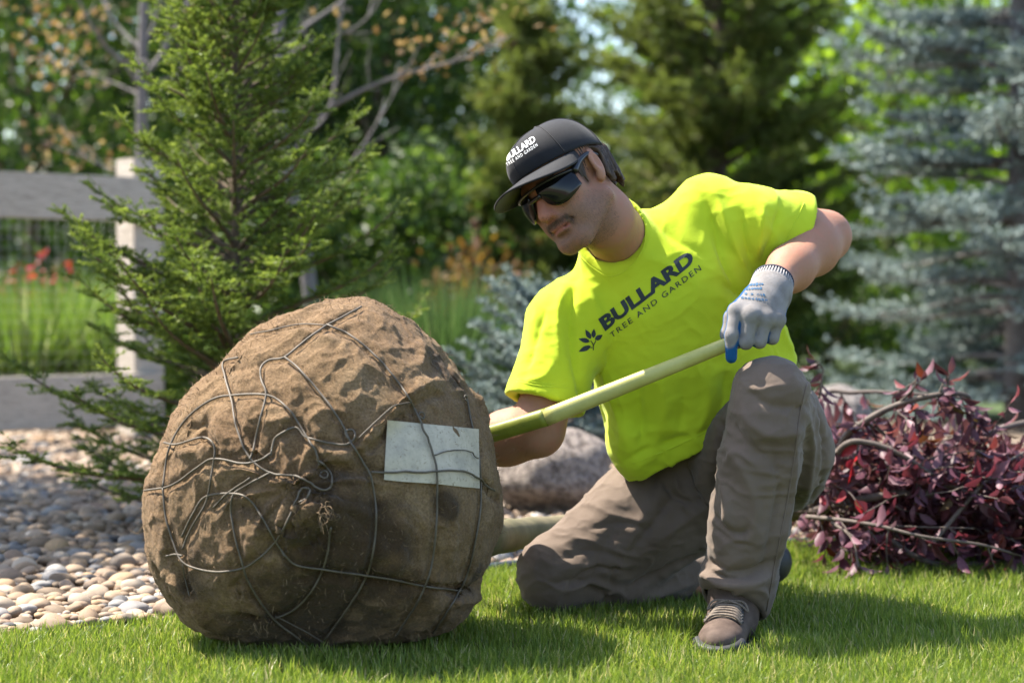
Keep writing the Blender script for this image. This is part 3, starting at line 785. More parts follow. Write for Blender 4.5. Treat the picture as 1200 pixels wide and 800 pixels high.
lme = bpy.data.meshes.new('leaf'); lme.from_pydata(LFV.tolist(), [], LFT.tolist()); lme.materials.append(MAT_PLEAF_O)
for p in lme.polygons: p.use_smooth = True
lmr = lme.copy(); lmr.materials.clear(); lmr.materials.append(MAT_RED)
leaves.sort(key=lambda l: l[0][1]); st_ = MB(); made = 0
toff = world_loc(tree)
def leaf_frame(d):
    s = unit(np.cross(d, rng.normal(0, .5, 3) + np.array([0, 0, 1.0]))); return np.stack([d, s, np.cross(d, s)], 1)
for p, d, L, r_ in leaves:
    R = leaf_frame(d); px_, py_ = pxof(p[0], p[1], p[2])
    p = p.copy(); p[2] = max(p[2], .02)
    if made < 300 and 940 < px_ < 1205 and 400 < py_ < 680:
        red = px_ < 1012 and 515 < py_ < 590 and rng.random() < .5
        o = bpy.data.objects.new('leaf', lmr if red else lme); o.matrix_local = Matrix.Translation(Vector(p) - toff) @ Matrix(R.tolist()).to_4x4() @ Matrix.Scale(L, 4)
        COL.objects.link(o); o.parent = tree; made += 1
    else: st_.add(LFV * L @ R.T + p, None, LFT, r_)
tag(st_.build('leaves', MAT_PLEAF, tree, attr='rnd'), kind='stuff')
# ================================================================ the kneeling man
person = empty('person', P(800, 700, 4.3) * np.array([1, 1, 0]),
    'man in neon yellow t-shirt, taupe trousers, black cap and sunglasses kneeling on the lawn', 'person')

# ---- head frame: local x = his left, y = face forward, z = crown
HL = unit((.60, -.68, .42)); HF = np.array((-.582, -.732, -.354)); HF = unit(HF - HL * (HF @ HL)); HU = np.cross(HF, HL)
if HU[2] < 0: HU = -HU
HO = P(666, 214, 4.08)
HR = np.stack([HL, HF, HU], 1)
def H(x, y, z): return HO + HR @ np.array([x, y, z], float)
def Hrot(ax, ang):
    """extra rotation inside the head frame"""
    return HR @ np.array(Matrix.Rotation(ang, 3, ax))

# ---- joints
NB = P(728, 282, 4.25)
LS, LE, LW = P(880, 262, 4.27), P(967, 277, 4.38), P(908, 332, 4.10)
RS, RE, RW = P(666, 378, 4.26), P(630, 504, 4.20), P(505, 535, 4.37)
PE = P(868, 540, 4.47)
LH, LK, LA = P(915, 537, 4.42), P(903, 466, 4.00), P(862, 700, 4.10)
RH, RK, RA = P(832, 545, 4.47), P(652, 672, 4.34), P(848, 684, 4.58)
MS = (LS + RS) / 2
SP = unit(MS - PE)                       # spine
LAT = LS - RS; LAT = unit(LAT - SP * (LAT @ SP))
DEP = np.cross(LAT, SP); DEP = DEP if DEP[1] < 0 else -DEP      # chest forward (towards camera)
TR = np.stack([LAT, DEP, SP], 1)

# ---- body: one continuous skin surface, finer lattice round the head
hb_lo, hb_hi = HO - .17, HO + .17
b = Sdf((-.24, 3.82, -.03), (.82, 4.78, 1.09), .010, [(hb_lo, hb_hi, .0026)])
# skull, face
b.ell(H(0, -.012, .040), (.076, .098, .088), HR, .01)
b.ell(H(0, .040, -.020), (.068, .064, .080), HR, .02)
b.ell(H(0, .046, -.068), (.057, .049, .050), HR, .02)
b.cone(H(-.014, .084, -.108), H(.014, .084, -.108), .019, .019, .022)
for s in (-1, 1):
    b.cone(H(s * .061, .002, -.064), H(s * .024, .074, -.106), .020, .018, .028)     # jaw line
    b.ell(H(s * .046, .062, -.022), (.024, .024, .020), HR, .022)                    # cheekbone
    b.ell(H(s * .036, .066, -.060), (.022, .022, .026), HR, .02)                     # cheek
    b.cone(H(s * .045, .072, .026), H(s * .012, .092, .020), .013, .012, .018)       # brow
    b.ell(H(s * .031, .086, .004), (.018, .012, .012), HR, .012, 'sub')              # eye socket
    b.ell(H(s * .031, .074, .004), (.014, .012, .011), HR, .006)                     # lid
    er = Hrot('Z', s * -.35)
    b.ell(H(s * .079, -.012, .002), (.009, .020, .033), er, .008)                    # ear
    b.ell(H(s * .077, -.004, -.028), (.008, .010, .011), er, .008)                   # lobe
    b.ell(H(s * .090, -.008, .002), (.007, .011, .018), er, .004, 'sub')
b.cone(H(0, .092, .010), H(0, .119, -.035), .0080, .0135, .012)                      # nose
for s in (-1, 1): b.ell(H(s * .013, .103, -.041), (.0085, .011, .0085), HR, .006)
for s in (-1, 1): b.cone(H(s * .020, .106, -.040), H(s * .034, .090, -.070), .003, .0025, .006, 'sub')
b.ell(H(0, .092, -.058), (.028, .014, .014), HR, .014)                               # muzzle
b.ell(H(0, .098, -.0685), (.025, .0095, .0055), HR, .005)
b.ell(H(0, .097, -.0800), (.021, .0095, .0062), HR, .005)
b.cone(H(-.026, .098, -.0742), H(.026, .098, -.0742), .0018, .0018, .004, 'sub')
b.ell(H(0, .104, -.092), (.022, .006, .005), HR, .010, 'sub')
# neck
b.chain([H(0, -.020, -.040), H(0, -.030, -.100), NB, NB - SP * .10], [.060, .061, .066, .09], .022)
b.cone(H(.045, -.03, -.05), NB + DEP * .045 + LAT * .012, .014, .013, .016)          # sternomastoid
b.cone(H(0, .030, -.100), NB + DEP * .048, .022, .02, .02)
# trunk and legs under the clothes
b.ell(MS - SP * .15, (.16, .10, .19), TR, .02); b.ell(PE + SP * .10, (.14, .10, .16), TR, .03)
b.cone(LS - LAT * .03, RS + LAT * .03, .05, .05, .03)
b.chain([LH, LK, LA + np.array([0, -.02, -.04])], [.07, .045, .032], .02); b.chain([RH, RK + np.array([.01, .02, .02]), RA], [.07, .045, .032], .02)
b.cone(LA + np.array([0, 0, -.04]), P(855, 742, 4.04), .022, .02, .02)
b.cone(RA, RA + np.array([.05, .05, 0]), .03, .028, .02)
# arms
def arm(S_, E_, W_, wr):
    f1 = E_ + (W_ - E_) * .28
    b.chain([S_, S_ + (E_ - S_) * .5, E_, f1, E_ + (W_ - E_) * .7, W_], [.060, .058, .049, .052, .043, wr], .04)
arm(LS, LE, LW, .033); arm(RS, RE, RW, .033)
up = unit(np.cross(LE - LS, LW - LE))
b.ell(LS + (LE - LS) * .55 + np.array([0, -.012, 0]), (.05, .045, .05), None, .03)
b.ell(LE + unit(LE - (LS + LW) / 2) * .018, (.028, .028, .028), None, .02)            # elbow point
# hands (the left one is inside the glove, the right one grips the tool behind the ball)
b.chain([LW, P(893, 358, 4.03), P(884, 372, 4.0)], [.032, .030, .02], .02)
hd = unit(RW - RE); hp = unit(np.cross(hd, (0, 0, 1)))
palm = RW + hd * .055
b.chain([RW, palm], [.030, .032], .02)
for i in range(4):
    k0 = palm + hd * .03 + np.array([0, 0, .033 - .021 * i]); k1 = k0 + hd * .035 - hp * .012; k2 = k1 - hp * .03 - hd * .006; k3 = k2 - hd * .022
    b.chain([palm + np.array([0, 0, .02 - .013 * i]), k0, k1, k2, k3], [.014, .0105, .0095, .009, .008], .006)
b.chain([RW + hd * .015 + np.array([0, 0, .025]), palm - hp * .02 + np.array([0, 0, .045]), palm - hp * .045 + hd * .02 + np.array([0, 0, .03])], [.015, .012, .009], .008)
BV, BQ = b.mesh(1); del b
LO = (BV - HO) @ HR                       # verts in head frame
isH = np.linalg.norm(LO, axis=1) < .16
skin = np.tile(np.array([.33, .165, .105]), (len(BV), 1))
def blend(c, w): 
    global skin
    w = np.clip(w, 0, 1)[:, None]; skin = skin * (1 - w) + np.array(c) * w
nz = fbm(BV * 60, 3, 3)
blend((.42, .15, .10), .6 * np.clip(nz, 0, 1))
blend((.36, .18, .12), (.45 + .3 * nz) * np.clip((LO[:, 2] + .5) * -3, 0, 1))
x, y, z = LO.T
g = lambda a, c, s: np.exp(-((a - c) / s) ** 2)
stub = isH * np.clip(1.4 * (1 / (1 + np.exp((z + .048) * 90))) * (1 / (1 + np.exp(-(y - .005) * 90))) , 0, 1) * (1 / (1 + np.exp(-(z + .135) * 120)))
n2 = fbm(BV * 420, 2, 5)
blend((.14, .085, .058), stub * (.66 + .34 * n2))
must = isH * (1.25 * .8 * g(z, -.0585 - .10 * np.abs(x) ** 1.3, .0062) * np.clip((.036 - np.abs(x)) * 150, 0, 1) * (y > .075) + .55 * (g(np.abs(x), .033, .007) * g(z, -.068, .014) * (y > .055)) + .32 * (g(z, -.100, .011) * g(x, 0, .022) * (y > .06)))
blend((.055, .033, .022), np.clip(must, 0, 1) * (.72 + .3 * n2))
blend((.30, .10, .08), isH * np.clip(g(z, -.073, .0075) * (np.abs(x) < .025) * (y > .088), 0, 1) * .85)
blend((.42, .13, .09), isH * .45 * g(y, .118, .02) * g(x, 0, .025) * (z > -.055))
blend((.05, .032, .022), isH * np.clip(1.3 * g(np.abs(x), .068, .020) * g(y, .030, .013) * np.clip((.045 - z) * 80, 0, 1) * np.clip((z + .036) * 70, 0, 1), 0, 1) * (.75 + .35 * n2))
blend((.05, .03, .02), isH * g(z, .024, .005) * (np.abs(x) > .012) * (np.abs(x) < .05) * (y > .07))
m = M('skin'); m.base(m.attr('col', 'Color')).set(rough=.62, sss=.12, sss_scale=.006, spec=.28)
m.b.inputs['Subsurface Radius'].default_value = (1, .35, .2)
m.bump(m.noise(700, 3), .35, .001); m.bump(m.noise(60, 3), .2, .003)
MAT_SKIN = m.m
# beard stubble and arm hair as short strands
def strands(name, idx, L, wid, dirf, mat_, parent):
    mb_ = MB()
    for i in idx:
        n_ = BN[i]; d = unit(dirf(i) + n_ * .5 + rng.normal(0, .35, 3)); ll = L * rng.uniform(.5, 1.2); t_ = np.cross(d, n_); t_ = t_ / (np.linalg.norm(t_) + 1e-9) * wid / 2
        p0 = BV[i] - n_ * .0004; p1 = p0 + d * ll * .5 + n_ * ll * .1; mb_.add([p0 - t_, p0 + t_, p1 + t_ * .8, p1 - t_ * .8, p0 + d * ll], [(0, 1, 2, 3)], [(3, 2, 4)])
    o_ = mb_.build(name, mat_, parent); return tag(o_, kind='stuff')
BN = normals(BV, BQ)
MAT_BEARD = simple('beard_hair', (.035, .022, .015), .6, .3, 100, 0); MAT_ARMH = simple('arm_hair', (.09, .05, .03), .8, .3, 100, 0)
dn = -HU
cand = np.nonzero(must > .35)[0]; strands('moustache', rng.choice(cand, min(1600, len(cand)), replace=False), .0075, .0006, lambda i: dn, MAT_BEARD, person)
cand = np.nonzero((stub > .35) & (must < .3))[0]; strands('stubble', rng.choice(cand, min(3000, len(cand)), replace=False), .0030, .0006, lambda i: dn, MAT_BEARD, person)
dA = np.minimum(dist_poly(BV, [LS + (LE - LS) * .7, LE, LW]), dist_poly(BV, [RE, RW])); cand = np.nonzero(dA < .07)[0]
strands('arm_hair', rng.choice(cand, min(900, len(cand)), replace=False), .010, .0003, lambda i: np.array([-.3, 0, -.6]), MAT_ARMH, person)
mesh_obj('body', BV, BQ, MAT_SKIN, person, attrs={'col': skin})

# ---- hair under the cap
h_ = Sdf(HO - .16, HO + .16, .003)
h_.ell(H(0, -.022, .030), (.0785, .094, .083), HR, .006)
for i in range(26):
    a = math.radians(random.uniform(-85, 85)); xx, yy = .074 * math.sin(a), -.022 - .092 * math.cos(a)
    zz = random.uniform(-.045, -.02) - .02 * math.cos(a)
    h_.cone(H(xx * .97, yy * .97, .02), H(xx * .99, yy * 1.03, zz), .012, .004, .007)
for s in (-1, 1):
    h_.cone(H(s * .068, .034, .04), H(s * .0655, .033, -.010), .009, .005, .006)
    h_.cone(H(s * .0685, .026, .04), H(s * .0665, .026, -.020), .009, .004, .006)
h_.half(H(0, 0, .050), HU)
h_.ell(H(0, .07, -.03), (.062, .075, .10), HR, .004, 'sub')
for s in (-1, 1): h_.ell(H(s * .088, -.012, .0), (.030, .026, .041), HR, .004, 'sub')
V, Q = h_.mesh(1); N = normals(V, Q)
lo = (V - HO) @ HR
V = V + N * (.0022 * np.sin(np.arctan2(lo[:, 0], lo[:, 1]) * 70 + 4 * fbm(V * 40, 2, 9)))[:, None]
m = M('hair'); n = m.noise(180, 3, .6, m.mapping((1, 1, .15)))
m.base(m.ramp(n, [(.3, (.022, .013, .008)), (.7, (.075, .045, .027))])).set(rough=.5, spec=.4); m.bump(n, .5, .002)
mesh_obj('hair', V, Q, m.m, person)

# ---- cap
m = M('cap_cloth'); n = m.noise(14, 4)
m.base(m.ramp(n, [(.3, (.007, .007, .009)), (.7, (.014, .0145, .017))])).set(rough=.85, spec=.25, sheen=.08)
m.bump(m.wave(900, 'DIAGONAL'), .15, .0004)
MAT_CAP = m.m
nu, nv = 96, 28
th = np.arange(nu) * 2 * math.pi / nu
vs = []
for j in range(nv + 1):
    f = j / nv
    ph = f * math.pi / 2
    prof_r = math.sin(ph) ** .80; prof_z = math.cos(ph) ** .95
    for t in th:
        c, s_ = math.cos(t), math.sin(t)
        front = max(0, s_)
        rim = .040 + .013 * front - .022 * max(0, -s_)
        top = .130
        r = prof_r * (1 - .006 * abs(math.cos(3 * t)) ** 24 * (f > .06))
        lift = front * .010 * math.sin(ph * 2)
        vs.append(H(.0885 * r * c, -.008 + (.1085 + (.012 * front)) * r * s_ + lift, rim + (top - rim) * prof_z))
vs = np.array(vs)
i, j = np.meshgrid(np.arange(nv), np.arange(nu), indexing='ij')
q = np.stack([i * nu + j, i * nu + (j + 1) % nu, (i + 1) * nu + (j + 1) % nu, (i + 1) * nu + j], -1).reshape(-1, 4)
cap_v, cap_q = vs, q
c0 = len(vs)
rim_in = vs[-nu:] + (HO + HU * .05 - vs[-nu:]) * .035
k = np.arange(nu)
q2 = np.stack([c0 - nu + k, c0 - nu + (k + 1) % nu, c0 + (k + 1) % nu, c0 + k], -1)
cap = mesh_obj('cap', np.vstack([vs, rim_in]), [q, q2], MAT_CAP, person)
mb = MB()
bp = [H(0, -.008, .1355) + 0 * HU]
a_ = np.linspace(0, 2 * math.pi, 17)
mb.add(np.vstack([[H(0, -.008, .1345)], [H(.007 * math.cos(t), -.008 + .007 * math.sin(t)  , .1305) for t in a_[:-1]]]), None, [(0, 1 + k, 1 + (k + 1) % 16) for k in range(16)])
mb.build('cap_button', MAT_CAP, cap)
for t in (math.pi / 2, math.pi / 6, 5 * math.pi / 6, -math.pi / 6, 7 * math.pi / 6, -math.pi / 2):
    mb = MB(); kk = int(round(t / (2 * math.pi) * nu)) % nu
    pl = np.array([cap_v[jj * nu + kk] for jj in range(1, nv + 1)])
    mb.tube(pl + (pl - HO) * .004, .0009, 5)
    mb.build('seam', MAT_CAP, cap)
NU, NV = 49, 14
bv = []
for side in (0, 1):
    for jj in range(NV + 1):
        v_ = jj / NV
        for ii in range(NU):
            u_ = -1 + 2 * ii / (NU - 1); an = u_ * math.radians(72)
            xi, yi = .086 * math.sin(an), -.008 + .111 * math.cos(an)
            wv = .084 * max(0, 1 - abs(u_) ** 3.2) ** .6
            od = np.array([.42 * math.sin(an), 1.0]); od /= np.hypot(*od)
            X_, Y_ = xi + od[0] * wv * v_, yi + od[1] * wv * v_
            Z_ = .053 - .007 * abs(u_) - .010 * v_ - 1.9 * X_ * X_ * (.2 + .8 * v_) - (.0035 if side else 0)
            bv.append(H(X_, Y_, Z_))
n1 = (NV + 1) * NU
i, j = np.meshgrid(np.arange(NV), np.arange(NU - 1), indexing='ij')
qa = np.stack([i * NU + j, i * NU + j + 1, (i + 1) * NU + j + 1, (i + 1) * NU + j], -1).reshape(-1, 4)
ed = [(NV * NU + k, NV * NU + k + 1, n1 + NV * NU + k + 1, n1 + NV * NU + k) for k in range(NU - 1)]
mesh_obj('brim', np.array(bv), [qa, qa[:, ::-1] + n1, np.array(ed)], MAT_CAP, cap)

# ---- sunglasses
m = M('lens_black'); m.base((.004, .004, .005)).set(rough=.09, spec=.35)
MAT_LENS = m.m
m = M('frame_black'); m.base((.012, .012, .014)).set(rough=.28, spec=.5)
MAT_FRAME = m.m
def gl(s, z, off=0):
    z = z - .007
    x_ = .0775 * math.sin(s * 1.25) / math.sin(1.25) + 0 * off
    y_ = .114 - .054 * abs(s) ** 2.3 + off
    return H(x_ * (1 + off * 3), y_, z)
glasses = mb = MB()
sg = None
def patch(s0, s1, zt, zb, n=14, mth=6, th=.0028):
    mb = MB(); v = []
    for o_ in (0, -th):
        for jj in range(mth + 1):
            for ii in range(n + 1):
                s = s0 + (s1 - s0) * ii / n; a, b_ = zt(s), zb(s)
                bul = .004 * math.sin(math.pi * jj / mth)
                v.append(gl(s, a + (b_ - a) * jj / mth, o_ + bul))
    i, j = np.meshgrid(np.arange(mth), np.arange(n), indexing='ij'); w = n + 1
    q = np.stack([i * w + j, (i + 1) * w + j, (i + 1) * w + j + 1, i * w + j + 1], -1).reshape(-1, 4)
    o2 = w * (mth + 1); e = []
    bd = [k for k in range(w)] + [jj * w + n for jj in range(1, mth + 1)] + [mth * w + k for k in range(n - 1, -1, -1)] + [jj * w for jj in range(mth - 1, 0, -1)]
    e = [(bd[k], bd[(k + 1) % len(bd)], bd[(k + 1) % len(bd)] + o2, bd[k] + o2) for k in range(len(bd))]
    return mb.add(np.array(v), np.vstack([q, q[:, ::-1] + o2, e]))
frame = MB()
pts = [gl(s, .0275 - .010 * abs(s) ** 2 + .001, .0015) for s in np.linspace(-1.02, 1.02, 33)]
frame.tube(pts, .0030, 8)
frame.tube([gl(s, .0095 + .0 * s, .003) for s in np.linspace(-.17, .17, 7)], .0045, 8)
gob = frame.build('sunglasses', MAT_FRAME, person)
for s in (-1, 1):
    zt = lambda t: .0275 - .010 * abs(t) ** 2
    zb = lambda t: .004 - .034 * math.sin(min(1, max(0, (abs(t) - .13) / .87)) ** .62 * math.pi * .80) * (1 if abs(t) > .13 else 0) - (.0 if abs(t) > .2 else 0)
    patch(s * .13, s * 1.0, zt, zb).build('lens', MAT_LENS, gob)
    tb = MB(); p0, p1, p2, p3 = gl(s * 1.0, .014), H(s * .080, .030, .020), H(s * .082, -.005, .024), H(s * .080, -.03, .012)
    cc = catmull([p0, p1, p2, p3], 6); rr = np.linspace(.0085, .003, len(cc))
    tb.tube(cc, rr, 8)
    ob = tb.build('temple_arm', MAT_FRAME, gob)

# ---- t-shirt
m = M('neon_cloth'); n = m.noise(8, 3); fine = m.noise(240, 2)
m.base(m.ramp(n, [(.3, (.49, .61, .024)), (.7, (.54, .66, .030))])).set(rough=.85, spec=.15, sheen=.15, sheen_rough=.5)
m.bump(m.noise(26, 3, .5), .22, .006); m.bump(fine, .18, .0008)
MAT_SHIRT = m.m.copy(); MAT_SHIRT = m.translucent((.5, .7, .01), .12).m
t_ = Sdf((-.07, 3.98, .30), (.74, 4.72, 1.0), .0042)
t_.ell(P(800, 372, 4.31), (.195, .125, .215), TR, .02, p=2.3)
t_.ell(P(816, 452, 4.37), (.212, .135, .20), TR, .05, p=2.4)
t_.ell(P(848, 530, 4.43), (.208, .155, .20), TR, .05, p=2.6)
t_.cone(NB - SP * .045, NB - SP * .12, .085, .12, .05)
t_.chain([NB - SP * .05 + LAT * .03, P(832, 247, 4.29), LS - SP * .012], [.060, .070, .066], .04)                   # shoulder slopes
t_.chain([NB - SP * .06 - LAT * .03, RS - SP * .0], [.06, .068], .05)
sle, sre = LS + (LE - LS) * .56, RS + (RE - RS) * .76
t_.chain([LS - LAT * .03, LS, sle], [.068, .068, .080], .035)
t_.cone(LS - SP * .03, sle - np.array([0, 0, .012]), .07, .082, .04)
t_.chain([RS + LAT * .03, RS, sre], [.076, .080, .086], .035)
la, ra = unit(LE - LS), unit(RE - RS)
ladir = unit(la + np.array([.25, -.25, -.25])); 
t_.cone(sle - la * .03, LE, .062, .062, .0, 'sub'); t_.cone(sre - ra * .03, RE, .064, .064, .0, 'sub')
# sleeve ends
def trim(sd, pt, n, rad, depth=.25):
    """flat cut inside a ball-shaped region only"""
    sl = sd._sl(pt - rad, pt + rad); X, Y, Z = sd._g(sl); n = unit(n)
    d = (X - pt[0]) * n[0] + (Y - pt[1]) * n[1] + (Z - pt[2]) * n[2]
    rr = np.sqrt((X - pt[0]) ** 2 + (Y - pt[1]) ** 2 + (Z - pt[2]) ** 2) - rad
    c = np.maximum(-d, rr)                    # region to remove
    sd.F[sl] = np.maximum(sd.F[sl], -c)
trim(t_, P(934, 262, 4.33), (.85, .30, -.42), .14); trim(t_, sre, ra, .12)
hemp = P(790, 532, 4.3)
t_.ell(P(744, 530, 4.31), (.045, .06, .08), TR, .04)                                       # loose hem fold at the belly
t_.half(hemp, -SP + .10 * LAT, .004)
ndk = unit(H(0, -.02, -.09) - NB)
t_.cone(NB - SP * .05, P(712, 266, 4.20), .088, .074, .03)
trim(t_, P(713, 268, 4.20), ndk, .10)
t_.cone(NB - ndk * .012, H(0, -.02, -.09), .067, .064, .004, 'sub')
SV, SQ = t_.mesh(2); del t_
SN = normals(SV, SQ); sb = bvh_of(SV, SQ)
# broad soft buckles, then the folds the picture shows
lt = SV @ TR; wp = lt + .05 * np.stack([fbm(lt * 6, 2, k) for k in (71, 72, 73)], -1)
rg = np.clip(1 - 2.6 * np.abs(fbm(wp * np.array([15, 15, 5.5]), 2, 22)), 0, 1) ** 2
rg2 = np.clip(1 - 2.4 * np.abs(fbm(wp * np.array([20, 20, 30]) + 9, 2, 23)), 0, 1) ** 2
low = np.clip(((hemp - SV) @ SP + .30) / .30, 0, 1)
SV = SV + SN * (.0035 * fbm(lt * np.array([9, 9, 5]), 3, 21) + (.0025 + .0045 * low) * rg + .0016 * rg2)[:, None]
for pts, hh, w in [
    ([(826, 232), (838, 270), (850, 310), (868, 345)], -.007, .010), ([(838, 228), (852, 262), (866, 300), (880, 325)], .006, .010),
    ([(868, 245), (872, 280), (880, 310)], -.006, .009), ([(895, 240), (892, 270), (888, 300)], .005, .009), ([(915, 238), (905, 275), (893, 305)], -.004, .008),
    ([(845, 330), (870, 345), (900, 350)], -.008, .010), ([(840, 345), (870, 362), (905, 372)], .005, .010),
    ([(672, 330), (668, 370), (672, 420), (680, 455)], -.009, .011), ([(660, 335), (655, 380), (658, 430)], .006, .012), ([(690, 330), (700, 370), (720, 420)], .004, .014),
    ([(640, 360), (628, 400), (618, 440)], -.004, .010), ([(650, 420), (640, 440), (612, 448)], .003, .008),
    ([(680, 455), (692, 490), (712, 515)], -.006, .010), ([(700, 400), (712, 450), (728, 500), (740, 530)], .005, .013), ([(745, 420), (748, 460), (752, 500), (748, 530)], -.005, .011),
    ([(775, 440), (778, 480), (770, 520)], .005, .012), ([(800, 450), (800, 485), (790, 520)], -.004, .010), ([(830, 440), (828, 480), (812, 515)], .005, .012),
    ([(850, 430), (846, 470), (836, 505)], -.004, .010), ([(730, 540), (760, 525), (800, 512), (840, 500)], -.006, .007), ([(735, 515), (760, 505), (790, 500)], .005, .009),
    ([(760, 250), (790, 280), (830, 300)], -.003, .012), ([(745, 300), (780, 310), (820, 330)], .003, .014), ([(700, 315), (730, 350), (770, 360)], -.002, .014),
    ([(905, 360), (920, 400), (935, 430)], .006, .012), ([(890, 330), (905, 400), (915, 430)], -.005, .010), ([(715, 300), (690, 330), (685, 360)], -.005, .009)]:
    SV = fold(SV, SN, sb, pts, hh * 1.7, w)
SV = relax(SV, SQ, .1)
shirt = mesh_obj('t_shirt', SV, SQ, MAT_SHIRT, person)
sb = bvh_of(SV, SQ)
# ribbed collar
cr = []
cd = ndk; cc = P(714, 270, 4.205)
ca = unit(LAT - cd * (LAT @ cd)); cb = np.cross(ca, cd); cb = cb if cb[1] < 0 else -cb
ring = [cc - cd * .003 + ca * .072 * math.cos(t) + cb * .071 * math.sin(t) for t in np.linspace(0, 2 * math.pi, 61)]
mb = MB(); 
for o_, r_ in ((0, .0055), (.010, .006)):
    mb.tube([p - cd * o_ * .9 + (p - cc) * (o_ * 3.2) for p in ring], r_, 8, cap=False)
mb.build('collar', MAT_SHIRT, shirt)
for pts_, r_ in (([(757, 262), (754, 290), (737, 314), (715, 324), (695, 314), (680, 300)], .0012), ([(605, 447), (640, 453), (674, 455)], .0011), ([(606, 444), (640, 450), (675, 452)], .0008), ([(742, 543), (780, 528), (815, 512), (838, 500)], .0011), ([(942, 238), (931, 262), (914, 292)], .0011)):
    pl_, nl_ = stroke(sb, pts_)
    if len(pl_) > 3: pl_ = pl_ + nl_ * r_ * .2; pl_[1:-1] = (pl_[:-2] + pl_[1:-1] + pl_[2:]) / 3; mb = MB(); mb.tube(pl_, r_, 7); mb.build('stitched_edge', MAT_SHIRT, shirt)
# ---- trousers
m = M('taupe_cloth'); n = m.noise(9, 3); tw = m.wave(520, 'DIAGONAL', 1)
m.base(m.ramp(n, [(.3, (.115, .082, .061)), (.7, (.15, .111, .085))])).set(rough=.8, spec=.2, sheen=.12)
m.bump(m.noise(22, 4, .55), .25, .006); m.bump(tw, .12, .0005); m.bump(m.noise(400, 2), .12, .0008)
MAT_PANTS = m.m
p_ = Sdf((-.03, 3.84, -.02), (.80, 4.80, .70), .0045)
p_.ell(PE + SP * .02, (.165, .13, .13), TR, .03); p_.ell((LH + RH) / 2 + np.array([0, .02, -.01]), (.17, .13, .12), None, .03)
p_.chain([LH, LH + (LK - LH) * .5, LK], [.112, .100, .072], .03)
p_.cone(LH + np.array([.0, .03, -.03]), LH + (LK - LH) * .45 + np.array([.045, .0, -.05]), .085, .075, .03)
p_.cone(LK + np.array([0, -.002, .004]), LK + np.array([-.006, -.01, -.05]), .070, .070, .02)
cuffL = P(861, 706, 4.06)
p_.chain([LK, LK + (cuffL - LK) * .30, LK + (cuffL - LK) * .6, LK + (cuffL - LK) * .88, cuffL], [.070, .078, .078, .072, .070], .02)
p_.cone(LK + (cuffL - LK) * .30 + np.array([.015, .05, 0]), cuffL + np.array([.01, .045, .04]), .068, .062, .03)
p_.chain([RH, RH + (RK - RH) * .5, RK], [.118, .108, .080], .03)
p_.cone(P(845, 585, 4.42), P(745, 655, 4.42), .085, .07, .04); p_.ell(PE + SP * .10, (.17, .125, .12), TR, .04); p_.cone(P(850, 560, 4.36), P(872, 520, 4.25), .09, .085, .04)
p_.ell(RK + np.array([.0, -.0, .004]), (.076, .078, .080), None, .02)
p_.chain([RK + np.array([0, .02, -.006]), RK + (RA - RK) * .35 + np.array([0, 0, .012]), RA + np.array([-.06, 0, .02])], [.072, .072, .052], .03)
